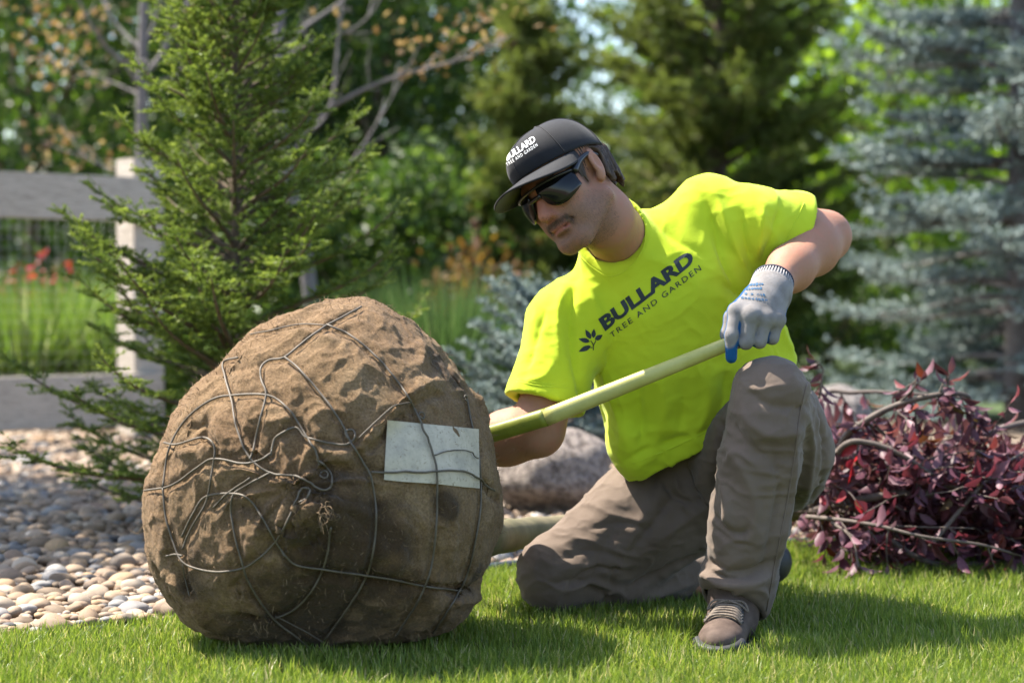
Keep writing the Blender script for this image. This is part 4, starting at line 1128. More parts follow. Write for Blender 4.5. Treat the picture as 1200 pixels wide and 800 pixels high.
# cuff opening
cd_ = unit(P(857, 745, 4.05) - cuffL)
trim(p_, cuffL + np.array([0, 0, -.004]), np.array([-.42, -.42, -.85]), .13); p_.cone(cuffL - cd_ * .012, cuffL + cd_ * .1, .058, .06, 0, 'sub')
p_.half((0, 0, .004), (0, 0, -1))
PV, PQ = p_.mesh(3); del p_
PN = normals(PV, PQ); pb = bvh_of(PV, PQ)
wp = PV + .04 * np.stack([fbm(PV * 7, 2, k) for k in (81, 82, 83)], -1)
rg = np.clip(1 - 2.5 * np.abs(fbm(wp * np.array([12, 12, 22]), 2, 32)), 0, 1) ** 2
rg2 = np.clip(1 - 2.5 * np.abs(fbm(wp * np.array([26, 26, 40]), 2, 33)), 0, 1) ** 2
PV = PV + PN * (.0035 * fbm(PV * 11, 3, 31) + .0042 * rg + .0016 * rg2)[:, None]
for pts, hh, w in [
    ([(826, 640), (845, 634), (868, 640), (890, 628)], .007, .006), ([(824, 662), (846, 676), (872, 676), (900, 664)], -.008, .005), ([(836, 618), (858, 634), (880, 636)], -.006, .005), ([(868, 432), (885, 455), (900, 462)], -.005, .006), ([(846, 500), (862, 486), (880, 484)], -.006, .006), ([(852, 540), (866, 530), (886, 545)], .006, .006), ([(900, 700), (890, 690), (870, 690), (850, 700)], .006, .006),
    ([(660, 700), (680, 672), (705, 665), (735, 668)], -.006, .006), ([(668, 690), (695, 684), (722, 690)], .005, .006), ([(690, 620), (725, 612), (760, 620)], -.004, .007), ([(775, 560), (790, 580), (812, 590)], -.007, .006),
    # left leg: knee, shin drape, bunching at the cuff
    ([(872, 445), (890, 470), (930, 478), (950, 470)], -.005, .010), ([(868, 470), (880, 495), (905, 510), (940, 505)], .006, .012), ([(858, 495), (875, 520), (900, 535)], -.006, .010),
    ([(850, 520), (870, 548), (885, 590), (880, 640)], .006, .012), ([(905, 520), (912, 570), (905, 620), (895, 660)], -.006, .010), ([(930, 500), (928, 560), (918, 620), (905, 680)], .006, .011),
    ([(835, 600), (850, 620), (870, 625), (885, 612)], -.007, .009), ([(828, 630), (850, 648), (880, 650), (905, 635)], .008, .010), ([(826, 655), (850, 668), (880, 668), (905, 655)], -.009, .008),
    ([(822, 672), (850, 684), (880, 684), (905, 672)], .008, .008), ([(822, 690), (845, 694), (870, 698), (898, 700)], -.008, .007), ([(845, 560), (852, 590), (848, 620)], .005, .010),
    ([(955, 470), (965, 520), (960, 570), (940, 600)], -.007, .010), ([(940, 470), (950, 520), (945, 580), (932, 605)], .006, .010),
    # right leg
    ([(730, 600), (710, 640), (690, 690)], -.005, .014), ([(765, 585), (740, 630), (715, 690)], .005, .014), ([(800, 570), (760, 620), (725, 660), (712, 700)], -.006, .010),
    ([(640, 690), (670, 680), (700, 690), (720, 705)], -.006, .009), ([(650, 672), (680, 662), (715, 672)], .005, .010), ([(655, 655), (690, 645), (730, 655)], -.004, .009),
    ([(700, 700), (720, 690), (735, 700)], .006, .008), ([(735, 690), (780, 668), (820, 650)], -.014, .012), ([(740, 705), (780, 690), (815, 680)], .008, .014), ([(760, 640), (800, 610), (835, 590)], .006, .016),
    ([(803, 545), (815, 580), (835, 600), (842, 600)], -.010, .008), ([(790, 550), (800, 590), (822, 612)], .006, .009), ([(770, 545), (765, 575)], -.005, .008), ([(845, 500), (840, 540), (835, 580)], -.010, .010)]:
    PV = fold(PV, PN, pb, pts, hh * 1.8, w)
PV = relax(PV, PQ, .1)
pants = mesh_obj('trousers', PV, PQ, MAT_PANTS, person)
pb = bvh_of(PV, PQ)
def on(bvh, pts, off):
    p, n = stroke(bvh, pts)
    return p + n * off
for pts in ([(948, 440), (938, 480), (930, 540), (920, 600), (908, 660), (898, 715)], [(845, 548), (815, 570), (770, 605), (735, 650), (712, 700)], [(805, 540), (812, 565), (828, 590), (842, 602)]):
    pl = on(pb, pts, .0006)
    if len(pl) > 2:
        mb = MB(); mb.tube(pl, .0016, 6); mb.build('seam', MAT_PANTS, pants)

# ---- belt edge under the shirt hem
m = simple('belt_leather', (.02, .014, .012), .5, .2, 40)
# ---- boots
m = M('boot_leather'); n = m.noise(35, 4)
m.base(m.ramp(n, [(.3, (.055, .036, .028)), (.7, (.11, .077, .06))])).set(rough=.8, spec=.25); m.bump(m.noise(260, 3), .35, .001)
MAT_BOOT = m.m
MAT_RUBBER = simple('boot_rubber', (.018, .018, .02), .6, .3, 60)
MAT_LACE = simple('lace_cord', (.13, .10, .075), .8, .5, 300)
def boot(ank, toe, upd, name, full):
    f = unit(toe - ank); f = unit(f - upd * (f @ upd)); l = np.cross(f, upd); R = np.stack([l, f, upd], 1)
    bo = lambda a, b_, c: ank + R @ np.array([a * 1.12, b_ * 1.1, c * 1.02])
    s_ = Sdf(ank - .26, ank + .26, .004)
    s_.chain([bo(0, -.02, .06), bo(0, -.015, .0), bo(0, .0, -.03)], [.052, .050, .047], .02)
    s_.ell(bo(0, .03, -.045), (.046, .09, .040), R, .03); s_.ell(bo(0, .115, -.058), (.047, .065, .034), R, .03); s_.ell(bo(0, -.035, -.045), (.041, .045, .045), R, .02)
    s_.half(bo(0, 0, -.088), -upd, .006)
    V, Q = s_.mesh(2); ob = mesh_obj(name, V, Q, MAT_BOOT if full else MAT_RUBBER, person)
    so = Sdf(ank - .28, ank + .28, .004)
    so.chain([bo(0, -.045, -.087), bo(.003, .04, -.087), bo(.0, .118, -.083)], [.047, .043, .052], .02)
    so.half(bo(0, 0, -.106), -upd, .004); so.half(bo(0, 0, -.074), upd, .004)
    V, Q = so.mesh(1); mesh_obj('sole', V, Q, MAT_RUBBER, ob)
    if full:
        tc = Sdf(ank - .28, ank + .28, .004)
        tc.ell(bo(0, .128, -.066), (.056, .062, .038), R, .01); tc.half(bo(0, .135, 0), -f, .006); tc.half(bo(0, 0, -.088), -upd, .004); tc.half(bo(0, .14, -.05), upd + .3 * f, .004)
        V, Q = tc.mesh(1); mesh_obj('toe_cap', V, Q, MAT_RUBBER, ob)
        bvh = BVHTree.FromPolygons([tuple(v.co) for v in ob.data.vertices], [tuple(p.vertices) for p in ob.data.polygons])
        base = world_loc(ob)
        def top(a, b_, off=.003):
            h = bvh.ray_cast(Vector(bo(a, b_, .10)) , Vector(-upd))
            h2 = bvh.ray_cast(Vector(bo(a, b_ + .2, .2)), Vector(-unit(upd + f)))
            q_ = bvh.find_nearest(Vector(bo(a, b_, .012 - .5 * max(0, b_))))
            return np.array(q_[0]) + np.array(q_[1]) * off
        tg = MB(); tv = []
        for jj in range(9):
            for ii in range(5): tv.append(top(-.018 + .009 * ii, .035 + .0085 * jj, .002))
        i, j = np.meshgrid(np.arange(8), np.arange(4), indexing='ij')
        tg.add(np.array(tv), np.stack([i * 5 + j, i * 5 + j + 1, (i + 1) * 5 + j + 1, (i + 1) * 5 + j], -1).reshape(-1, 4)); tg.build('tongue', MAT_LACE, ob)
        for jj in range(6):
            y0, y1 = .040 + .011 * jj, .045 + .011 * jj
            for sg in (-1, 1):
                lc = MB(); lc.tube(catmull([top(-sg * .024, y0, .004), top(-sg * .010, (y0 + y1) / 2, .0075), top(sg * .010, y1, .0075), top(sg * .024, y1 + .004, .004)], 4), .0026, 6)
                lc.build('lace', MAT_LACE, ob)
            for sg in (-1, 1):
                ey = MB(); c_ = top(sg * .025, y0 + .002, .003); ey.tube([c_, c_ + upd * .004 + f * .002], .0038, 8); ey.build('eyelet', MAT_RUBBER, ob)
        for sg in (-1, 1):
            lc = MB(); lc.tube(catmull([top(0, .040, .008), top(sg * .02, .042, .014), top(sg * .034, .055, .010), top(sg * .018, .05, .010), top(0, .042, .010)], 5), .0024, 6); lc.build('lace', MAT_LACE, ob)
    return ob
boot(P(859, 702, 4.03), P(845, 752, 3.90), np.array([0, 0, 1.0]), 'boot', True)
boot(RA + np.array([.05, .03, .03]), RA + np.array([.03, .02, -.09]), unit((.95, .2, -.1)), 'boot', False)

# ---- glove on his left hand
gk = [P(863, 365, 3.99), P(880, 370, 3.975), P(897, 374, 3.985), P(911, 375, 4.0)]
g_ = Sdf(P(882, 370, 4.02) - .13, P(882, 370, 4.02) + .13, .0022)
W0, W1 = P(905, 333, 4.085), P(902, 344, 4.06)
g_.chain([W0, W1, P(895, 356, 4.035)], [.0405, .041, .042], .02)
for k_, r in zip(gk, (.019, .0195, .019, .017)): g_.cone(P(895, 352, 4.035) + (k_ - P(890, 366, 3.99)) * .45, k_, .026, r, .018)
for k_ in gk: g_.ell(k_ + np.array([0, -.003, .002]), (.015, .014, .015), None, .008)
idx_t = P(857, 419, 3.972); idx_m = P(857, 393, 3.968)
fing = [[gk[0], idx_m, idx_t], [gk[1], P(874, 401, 3.972), P(877, 398, 4.015)], [gk[2], P(890, 400, 3.982), P(893, 396, 4.022)], [gk[3], P(905, 396, 4.0), P(906, 392, 4.032)]]
for f, rs in zip(fing, ([.0155, .0138, .0115], [.0155, .0142, .012], [.0152, .0138, .012], [.0142, .0128, .011])): g_.chain(f, rs, .006)
thm = [P(880, 356, 4.055), P(858, 372, 4.04), P(853, 392, 4.03), P(864, 402, 4.022)]
g_.chain(thm, [.020, .0165, .0145, .012], .008)
g_.cone(W0, P(911, 326, 4.10), .0385, .0375, 0, 'sub')
GV, GQ = g_.mesh(2); del g_
GN = normals(GV, GQ)
col = np.tile(np.array([.27, .255, .25]), (len(GV), 1))
d1 = np.minimum(dist_poly(GV, [idx_m * .65 + idx_t * .35, idx_t]), 1)
def wmix(c, w):
    global col
    w = np.clip(w, 0, 1)[:, None]; col = col * (1 - w) + np.array(c) * w
back = np.clip((GN[:, 1] + .34) * 6, 0, 1) * (dist_poly(GV, [W0, W1]) > .052)
dirt = fbm(GV * 55, 3, 41)
wmix((.12, .10, .085), np.clip(.6 * dirt + .12, 0, .6)); wmix((.14, .12, .11), .75 * np.exp(-(np.linalg.norm(GV - P(896, 380, 3.975), axis=1) / .017) ** 2) * np.clip(.6 + dirt, 0, 1))
wmix((.008, .085, .24), back); wi = np.clip((idx_m[2] + .004 - GV[:, 2]) / .006 + 9 * np.clip(np.abs(GV[:, 0] - idx_m[0]) / .0138 - .62, 0, 1), 0, 1); wmix((.008, .085, .24), np.clip((.0172 - dist_poly(GV, [gk[0] * .45 + idx_m * .55, idx_t])) * 600, 0, 1) * wi)
for a, c_ in ((0, 1), (1, 2), (2, 3)):
    mid = [(fing[a][0] * .35 + fing[a][1] * .65 + fing[c_][0] * .35 + fing[c_][1] * .65) / 2, (fing[a][1] + fing[c_][1]) / 2 + np.array([0, 0, -.012])]
    wmix((.008, .07, .19), np.clip((.0072 - dist_poly(GV, mid)) * 400, 0, 1))
m = M('glove_knit'); kn = m.wave(420, 'X', 1.5, 2, m.mapping((1, 1, .25), (0, .5, 0)))
m.base(m.attr('col', 'Color')).set(rough=.85, spec=.2); m.bump(kn, .6, .0014); m.bump(m.noise(220, 2), .4, .0016)
glove = mesh_obj('glove', GV, GQ, m.m, person, attrs={'col': col})
gb = bvh_of(GV, GQ)
wd = unit(W0 - W1); ga = unit(np.cross(wd, (0, 0, 1))); gbb = np.cross(wd, ga)
mb = MB(); mb.tube([W0 + wd * .009 + .0405 * (ga * math.cos(t) + gbb * math.sin(t)) for t in np.linspace(0, 2 * math.pi, 41)], .0033, 8, cap=False)
mb.build('cuff_rim', simple('cuff_navy', (.012, .022, .05), .8), glove)
mb = MB(); 
for t in np.linspace(0, 2 * math.pi, 45)[:-1]:
    d_ = ga * math.cos(t) + gbb * math.sin(t)
    mb.tube([W0 + wd * .008 + d_ * .0405, W0 - wd * .004 + d_ * .0425, W1 - wd * .004 + d_ * .0415], .0022, 5)
mb.build('cuff_ribbing', simple('knit_grey', (.27, .255, .25), .9, .15, 200), glove)

# ---- printing: letters converted to meshes and laid onto the cloth
def text_mesh(body, bold=0.0):
    cu = bpy.data.curves.new('t', 'FONT'); cu.body = body; cu.size = 1.0; cu.offset = bold; cu.resolution_u = 4; cu.space_character = 1.0 if bold > .02 else 1.3; cu.fill_mode = 'FRONT'
    ob = bpy.data.objects.new('t', cu); COL.objects.link(ob)
    dg = bpy.context.evaluated_depsgraph_get(); me = bpy.data.meshes.new_from_object(ob.evaluated_get(dg))
    bm = bmesh.new(); bm.from_mesh(me); bmesh.ops.triangulate(bm, faces=bm.faces)
    for _ in range(2):
        bmesh.ops.subdivide_edges(bm, edges=[e for e in bm.edges if e.calc_length() > .12], cuts=1); bmesh.ops.triangulate(bm, faces=bm.faces)
    V = np.array([v.co[:2] for v in bm.verts]); T = [[v.index for v in f.verts] for f in bm.faces]
    bm.free(); bpy.data.objects.remove(ob); bpy.data.meshes.remove(me); bpy.data.curves.remove(cu)
    return V, np.array(T)
def lay(bvh, V2, T, o, ex, ey, off):
    """2-D outline -> photo pixels (origin o, axes ex, ey) -> points on the cloth"""
    out = []; last = None
    for a, c in V2:
        h, n = hit(bvh, o[0] + ex[0] * a + ey[0] * c, o[1] + ex[1] * a + ey[1] * c)
        if h is None: h, n = (last if last is not None else (P(*o, 4.1), np.array([0, -1.0, 0])))
        last = (h, n); out.append(h + n * off if n[1] < 0 else h - n * off)
    return np.array(out)
def print_text(bvh, body, o, e, height, name, mat_, parent, bold=0., off=.0012, hdir=None, wide=None):
    V2, T = text_mesh(body, bold)
    w = V2[:, 0].max() - V2[:, 0].min(); hgt = V2[:, 1].max() - V2[:, 1].min()
    V2 = V2 - V2.min(0)
    e = np.asarray(e, float) - np.asarray(o, float); ex = e / w
    up = hdir if hdir is not None else unit((e[1], -e[0])); ey = np.asarray(up) * height / hgt
    VV = lay(bvh, V2, T, o, ex, ey, off)
    return mesh_obj(name, VV, T, mat_, parent, smooth=False)
MAT_INK = simple('shirt_ink', (.012, .022, .03), .7, .1, 50, 0)
print_text(sb, 'BULLARD', (709, 388), (815, 307), 16.5, 'printed_lettering', MAT_INK, shirt, .045, hdir=(-.50, -.87))
print_text(sb, 'TREE AND GARDEN', (717, 396), (822, 316), 6.3, 'printed_lettering', MAT_INK, shirt, .004, hdir=(-.50, -.87))
def leaf_px(c, tip, w):
    c, tip = np.array(c, float), np.array(tip, float); d = tip - c; n = np.array([-d[1], d[0]]) / np.hypot(*d) * w
    return [c + d * t + n * s * math.sin(math.pi * t ** .8) for t, s in [(x / 6, 1) for x in range(7)] + [(x / 6, -1) for x in range(5, 0, -1)]]
emb = MB()
for c, tp, w in [((691, 400), (678, 397), 2.8), ((692, 397), (686, 386), 2.8), ((695, 396), (696, 385), 2.6), ((697, 398), (706, 392), 2.8), ((692, 405), (678, 412), 3.0)]:
    pl = leaf_px(c, tp, w); pv = []
    for x_, y_ in pl:
        h, n = hit(sb, x_, y_); pv.append(h + n * .0012 if h is not None else P(x_, y_, 4.1))
    cx, cy = np.mean(pl, 0); h, n = hit(sb, cx, cy)
    pv.append(h + n * .0012); k = len(pl)
    emb.add(np.array(pv), None, [(k, a, (a + 1) % k) for a in range(k)])
for pts in ([(695, 410), (695, 404), (692, 399)], [(695, 405), (698, 399)], [(694, 407), (688, 407)]):
    pl = on(sb, pts, .0012); emb.tube(pl, .0009, 5)
emb.build('printed_leaf_emblem', MAT_INK, shirt, smooth=False)
cbv = bvh_of(cap_v, cap_q)
MAT_WHITE = simple('embroidery_white', (.75, .75, .75), .8, .1, 300); MAT_GREEN = simple('embroidery_green', (.03, .35, .12), .8, .1, 300)
print_text(cbv, 'BULLARD', (595, 189), (628.5, 166), 7.5, 'embroidered_lettering', MAT_WHITE, cap, .022, hdir=(-.45, -.89))
print_text(cbv, 'TREE AND GARDEN', (595, 195), (630.5, 171.5), 3.8, 'embroidered_lettering', MAT_WHITE, cap, .004, hdir=(-.45, -.89))
emb = MB()
for c, tp, w in [((593, 200), (590.5, 198), 1.1), ((593.5, 198), (592.5, 194), 1.0), ((593, 202), (591, 204), 1.1)]:
    pl = leaf_px(c, tp, w); pv = []
    for x_, y_ in pl + [np.mean(pl, 0)]:
        h, n = hit(cbv, x_, y_)
        if h is not None: pv.append(h + n * (.0012 if n[1] < 0 else -.0012))
    if len(pv) == len(pl) + 1: emb.add(np.array(pv), None, [(len(pl), a, (a + 1) % len(pl)) for a in range(len(pl))])
if emb.n: emb.build('embroidered_leaf_emblem', MAT_GREEN, cap, smooth=False)

# worn blue print on the back of the glove (rows of small blocky marks)
MAT_BLUEINK = simple('glove_ink', (.012, .07, .15), .8, .3, 200, 0)
for row, (x0, y0, x1, y1, n_) in enumerate(((879, 334, 895, 333, 5), (874, 339, 893, 338, 6), (869, 344, 897, 346, 8), (868, 349, 900, 352, 8))):
    ib = MB()
    for k in range(n_):
        if rng.random() < .12: continue
        for sg in range(2):
            u = (k + .25 + .4 * sg) / n_; cx, cy = x0 + (x1 - x0) * u, y0 + (y1 - y0) * u; w_, h_2 = rng.uniform(.35, .8), rng.uniform(.8, 1.6); pv = []
            for dx, dy in ((-w_, -h_2), (w_, -h_2), (w_, h_2), (-w_, h_2)):
                h, n = hit(gb, cx + dx, cy + dy + rng.normal(0, .25))
                if h is not None: pv.append(h + n * .0012)
            if len(pv) == 4: ib.add(np.array(pv), [(0, 1, 2, 3)])
    if ib.n: ib.build('printed_marks', MAT_BLUEINK, glove, smooth=False)
# ---- the tool he holds
m = M('lime_handle'); n = m.noise(30, 3, .6, m.mapping((1, 1, 1)))
m.base(m.ramp(n, [(.3, (.38, .36, .10)), (.7, (.46, .44, .15))])).set(rough=.42, spec=.4); m.bump(m.noise(120, 2), .1, .001)
MAT_HANDLE = m.m
h0, h1, h2 = P(900, 384, 4.003), P(640, 489, 4.10), P(566, 511, 4.17)
tool = empty('tool', h1, 'long pale lime-yellow tool handle gripped by the gloved hand and angled into the root ball', 'tool')
def strap(pts, wid, thk, name, mat_):
    pts = catmull(pts, 10); n = 16; m_ = len(pts); tg = unit(pts[-1] - pts[0]); u = unit(np.cross(tg, (0, -1, 0))); 
    w_ = np.interp(np.linspace(0, 1, m_), np.linspace(0, 1, len(wid)), wid); t_ = np.interp(np.linspace(0, 1, m_), np.linspace(0, 1, len(thk)), thk)
    a = np.arange(n) * 2 * math.pi / n; u2 = np.cross(tg, u); v = []
    for p, w, t in zip(pts, w_, t_):
        v.append(p + np.sign(np.cos(a))[:, None] * (np.abs(np.cos(a)) ** .8)[:, None] * u * w + np.sin(a)[:, None] * u2 * t)
    v = np.concatenate(v); i, j = np.meshgrid(np.arange(m_ - 1), np.arange(n), indexing='ij')
    q = np.stack([i * n + j, i * n + (j + 1) % n, (i + 1) * n + (j + 1) % n, (i + 1) * n + j], -1).reshape(-1, 4)
    v = np.vstack([v, pts[0], pts[-1]]); t = [(m_ * n, (k + 1) % n, k) for k in range(n)] + [(m_ * n + 1, (m_ - 1) * n + k, (m_ - 1) * n + (k + 1) % n) for k in range(n)]
    return mesh_obj(name, v, [q, np.array(t)], mat_, tool)
strap([h0, h0 + (h1 - h0) * .5, h1], [.0132, .0155, .0185], [.0132, .0145, .0150], 'shaft', MAT_HANDLE)
strap([h1 + (h0 - h1) * .012, h2, h2 + (h2 - h1) * 1.0 + np.array([0, .05, 0])], [.0190, .0185, .018], [.0150, .0120, .011], 'darker_end', simple('olive_end', (.17, .19, .02), .45, .2, 30))  # end section of the handle, flatter and in a darker olive
# ================================================================ vegetation
def brush(p0, d, L, nn, nl, nw, seed, fwd=.55, rad=.85):
    """needles round many shoots at once -> verts, tris, per-shoot id"""
    r_ = np.random.default_rng(seed); S = len(p0); t = r_.random((S, nn)); rv = r_.normal(0, 1, (S, nn, 3))
    dd = d[:, None, :]; rv -= dd * (rv * dd).sum(-1, keepdims=True); rv /= np.linalg.norm(rv, axis=-1, keepdims=True) + 1e-9
    base = p0[:, None, :] + dd * (L[:, None] * t)[..., None]
    nd = dd * fwd + rv * rad; nd /= np.linalg.norm(nd, axis=-1, keepdims=True)
    ln = nl * r_.uniform(.7, 1.15, (S, nn))[..., None] * (1.0 - .35 * t[..., None])
    tip = base + nd * ln; w = np.cross(nd, r_.normal(0, 1, (S, nn, 3))); w /= np.linalg.norm(w, axis=-1, keepdims=True) + 1e-9; w *= nw / 2
    V = np.stack([base - w, base + w, tip], 2).reshape(-1, 3)
    k = np.arange(S * nn)[:, None] * 3
    return V, k + np.array([[0, 1, 2]]), np.repeat((.62 * r_.random((S, 1)) + .38 * t ** 1.5).ravel(), 3)
def conifer(name, base, Ht, R0, label, mat_needle, mat_wood, z0=.08, gap=.11, per=7, droop=.25, shoot=(.05, .10), nn=70, nl=.014, nw=.0018, sp=.05, rise=.15, seed=1, group=None, prof=.75, trunk_r=.03, dens=1.0, fwd=.55, rad=.85, zmax=None, sub=True):
    r_ = np.random.default_rng(seed); base = np.asarray(base, float)
    root = empty(name, base, label, 'tree', group)
    wood = MB(); wood.tube([base + np.array([0, 0, z]) for z in np.linspace(-.02, Ht, 12)], np.linspace(trunk_r, .006, 12), 10); wood.build('trunk', mat_wood, root)
    bw = MB(); P0, DD, LL = [], [], []; z = z0
    while z < (zmax or Ht) - .02:
        f = z / Ht; Lb0 = R0 * (1 - f) ** prof + .04
        for b_ in range(per):
            az = r_.uniform(0, 2 * np.pi); Lb = Lb0 * r_.uniform(.7, 1.12); out = np.array([math.cos(az), math.sin(az), 0])
            n = max(4, int(Lb / .07)); p = base + np.array([0, 0, z + r_.uniform(-.4, .4) * gap]); pts_ = [p]; ang = rise + .5 * f + r_.normal(0, .08)
            for k in range(n):
                a = ang - droop * math.sin(math.pi * min(1, (k + .5) / n * 1.1)) + (.35 * droop) * (k / n) ** 2
                p = p + (out * math.cos(a) + np.array([0, 0, math.sin(a)])) * Lb / n; pts_.append(p)
            pts_ = np.array(pts_); bw.tube(pts_, np.linspace(.010 * (Lb / .6) + .002, .002, len(pts_)), 5, cap=False)
            side = np.cross(out, (0, 0, 1)); L_ = np.linspace(0, 1, len(pts_))
            ns = max(3, int(Lb / sp * dens))
            for k in range(ns):
                t = .18 + .82 * (k + r_.random()) / ns; c = np.array([np.interp(t, L_, pts_[:, q]) for q in range(3)]); ax = unit(pts_[-1] - pts_[-3])
                for s in (-1, 1):
                    d = unit(ax * r_.uniform(.45, .9) + side * s * r_.uniform(.5, 1.0) + np.array([0, 0, r_.normal(.0, .18)])); ll = r_.uniform(*shoot) * (1.55 - t * .8)
                    P0.append(c); DD.append(d); LL.append(ll)
                    if sub and ll > shoot[0] * 1.1:
                        for s2 in (-1, 1):
                            d2 = unit(d * .7 + unit(np.cross(d, (0, 0, 1))) * s2 * .75 + np.array([0, 0, r_.normal(0, .15)])); P0.append(c + d * ll * r_.uniform(.35, .6)); DD.append(d2); LL.append(ll * .6)
            P0.append(pts_[-2]); DD.append(unit(pts_[-1] - pts_[-2] + np.array([0, 0, .02]))); LL.append(shoot[1] * 1.2)
        z += gap * r_.uniform(.8, 1.2)
    tag(bw.build('branches', mat_wood, root), kind='stuff')
    V, q, rr = brush(np.array(P0), np.array(DD), np.array(LL), nn, nl, nw, seed + 5, fwd, rad)
    o = mesh_obj('crown', V, q, mat_needle, root, False, {'rnd': rr}); tag(o, kind='stuff')
    return root, len(P0)
MAT_SBARK = simple('spruce_bark', (.12, .085, .055), .9, .35, 25, .5, .006)
MAT_GBARK = simple('grey_bark', (.15, .135, .128), .85, .3, 20, .5, .006)
MAT_SPRUCE = leaf_mat('spruce_needle', [(0, (.065, .105, .020)), (.4, (.125, .180, .032)), (.75, (.20, .26, .05)), (1, (.28, .34, .08))], .42, .5, 1.4, .4)
MAT_BLUE = leaf_mat('blue_spruce_needle', [(0, (.10, .138, .13)), (.5, (.19, .245, .232)), (1, (.31, .37, .35))], .12, .6, 1.1, .3)
MAT_PINE = leaf_mat('pine_needle', [(0, (.065, .092, .022)), (.5, (.125, .160, .036)), (.85, (.175, .215, .05)), (1, (.24, .16, .07))], .45, .5, 1.3, .35)
c1 = conifer('young_spruce', G(277, 628), 1.98, .70, 'young green spruce with bright new tips standing in the river stones', MAT_SPRUCE, MAT_SBARK, .05, .078, 8, .30, (.05, .100), 46, .0155, .0036, .044, .46, 11, None, .96, .018, fwd=.85, rad=.72)
c2 = conifer('blue_spruce', P(1192, 468, 11.2) * np.array([1, 1, 0]), 6.2, 1.2, 'tall silvery blue spruce at the right behind the purple branches', MAT_BLUE, MAT_GBARK, .18, .19, 10, .35, (.12, .22), 20, .042, .016, .08, .12, 12, None, .55, .075, zmax=3.9)
c3 = conifer('pine_tree', P(842, 470, 15.0) * np.array([1, 1, 0]), 4.8, 1.5, 'broad dark green pine directly behind the man', MAT_PINE, MAT_SBARK, .30, .22, 9, -.25, (.10, .18), 22, .088, .013, .10, .25, 13, None, .55, .09, fwd=.8, rad=.7, zmax=3.9)
c4 = conifer('pine_tree', G(618, 462), 2.75, .95, 'smaller light olive pine left of the man\'s cap', MAT_PINE, MAT_SBARK, .25, .16, 8, -.2, (.09, .15), 22, .078, .012, .09, .25, 14, None, .6, .05, fwd=.8, rad=.7)
c5 = conifer('dwarf_blue_spruce', P(655, 500, 7.5) * np.array([1, 1, 0]), .66, .46, 'low rounded dwarf blue spruce behind the pinkish boulder', MAT_BLUE, MAT_GBARK, .05, .045, 9, .15, (.05, .08), 22, .019, .008, .045, .3, 15, None, .30, .02)

LEAFQ = np.array([(0, 0, 0), (.5, .32, .06), (1, 0, -.05), (.5, -.32, .06)])
def leaf_cloud(cent, size, n_per, spread, seed, hang=.2):
    r_ = np.random.default_rng(seed); C = np.repeat(cent, n_per, 0) + r_.normal(0, 1, (len(cent) * n_per, 3)) * np.asarray(spread)
    n = len(C); d = r_.normal(0, 1, (n, 3)); d[:, 2] -= hang; d /= np.linalg.norm(d, axis=1)[:, None]; s = np.cross(d, r_.normal(0, 1, (n, 3))); s /= np.linalg.norm(s, axis=1)[:, None]; u = np.cross(d, s)
    L = (size * r_.uniform(.6, 1.25, n))[:, None, None]
    V = C[:, None, :] + (d[:, None, :] * LEAFQ[None, :, 0:1] + s[:, None, :] * LEAFQ[None, :, 1:2] + u[:, None, :] * LEAFQ[None, :, 2:3]) * L
    k = np.arange(n)[:, None] * 4
    return V.reshape(-1, 3), k + np.array([[0, 1, 2, 3]]), np.repeat(r_.random(n), 4)
def leafy_tree(name, base, Ht, R, zlow, label, mat_leaf, mat_wood, n_cl, n_per, size, seed, category='tree', clump=.22, trunk_r=.09, group=None):
    r_ = np.random.default_rng(seed); base = np.asarray(base, float); root = empty(name, base, label, category, group)
    w = MB(); fork = zlow + .12 * (Ht - zlow)
    w.tube([base + np.array([r_.normal(0, .03), r_.normal(0, .03), z]) for z in np.linspace(-.02, fork, 6)], np.linspace(trunk_r, trunk_r * .75, 6), 10); w.build('trunk', mat_wood, root)
    cl = []
    lw = MB(); nl = 9
    for k in range(nl):
        az = 2 * np.pi * k / nl + r_.normal(0, .2); e = base + np.array([R * .75 * math.cos(az), R * .75 * math.sin(az), r_.uniform(zlow + .2 * (Ht - zlow), Ht * .92)]); a = base + np.array([0, 0, fork * r_.uniform(.75, 1)]); mid = (a + e) / 2 + np.array([0, 0, .12 * Ht * r_.random()])
        c = catmull([a, mid, e], 6); lw.tube(c, np.linspace(trunk_r * .5, .008, len(c)), 6, cap=False)
    tag(lw.build('limbs', mat_wood, root), kind='stuff')
    while len(cl) < n_cl:
        p = r_.uniform(-1, 1, 3); q = np.linalg.norm(p)
        if q > 1 or q < .45: continue
        cl.append(base + np.array([p[0] * R, p[1] * R, zlow + (Ht - zlow) * (p[2] + 1) / 2]))
    V, q, rr = leaf_cloud(np.array(cl), size, n_per, clump, seed + 1)
    tag(mesh_obj('crown', V, q, mat_leaf, root, False, {'rnd': rr}), kind='stuff'); return root
MAT_DARK = leaf_mat('dark_leaf', [(0, (.018, .042, .008)), (.5, (.036, .070, .011)), (.85, (.065, .115, .017)), (1, (.14, .21, .035))], .42, .45, 1.9, .4)
MAT_LIME = leaf_mat('lime_leaf', [(0, (.10, .17, .012)), (.5, (.15, .24, .018)), (1, (.22, .32, .03))], .55, .45, 1.9, .4)
MAT_DRY = leaf_mat('dry_leaf', [(0, (.17, .10, .045)), (.5, (.28, .17, .08)), (1, (.36, .27, .15))], .35, .7, 1.2, .2)
MAT_MID = leaf_mat('mid_leaf', [(0, (.028, .052, .010)), (.5, (.048, .082, .014)), (1, (.10, .15, .03))], .42, .5, 1.8, .35)
leafy_tree('leafy_tree', G(40, 440), 7.2, 3.0, .9, 'dark green leafy tree at the far left behind the fence', MAT_DARK, MAT_SBARK, 230, 130, .10, 21, clump=.30)
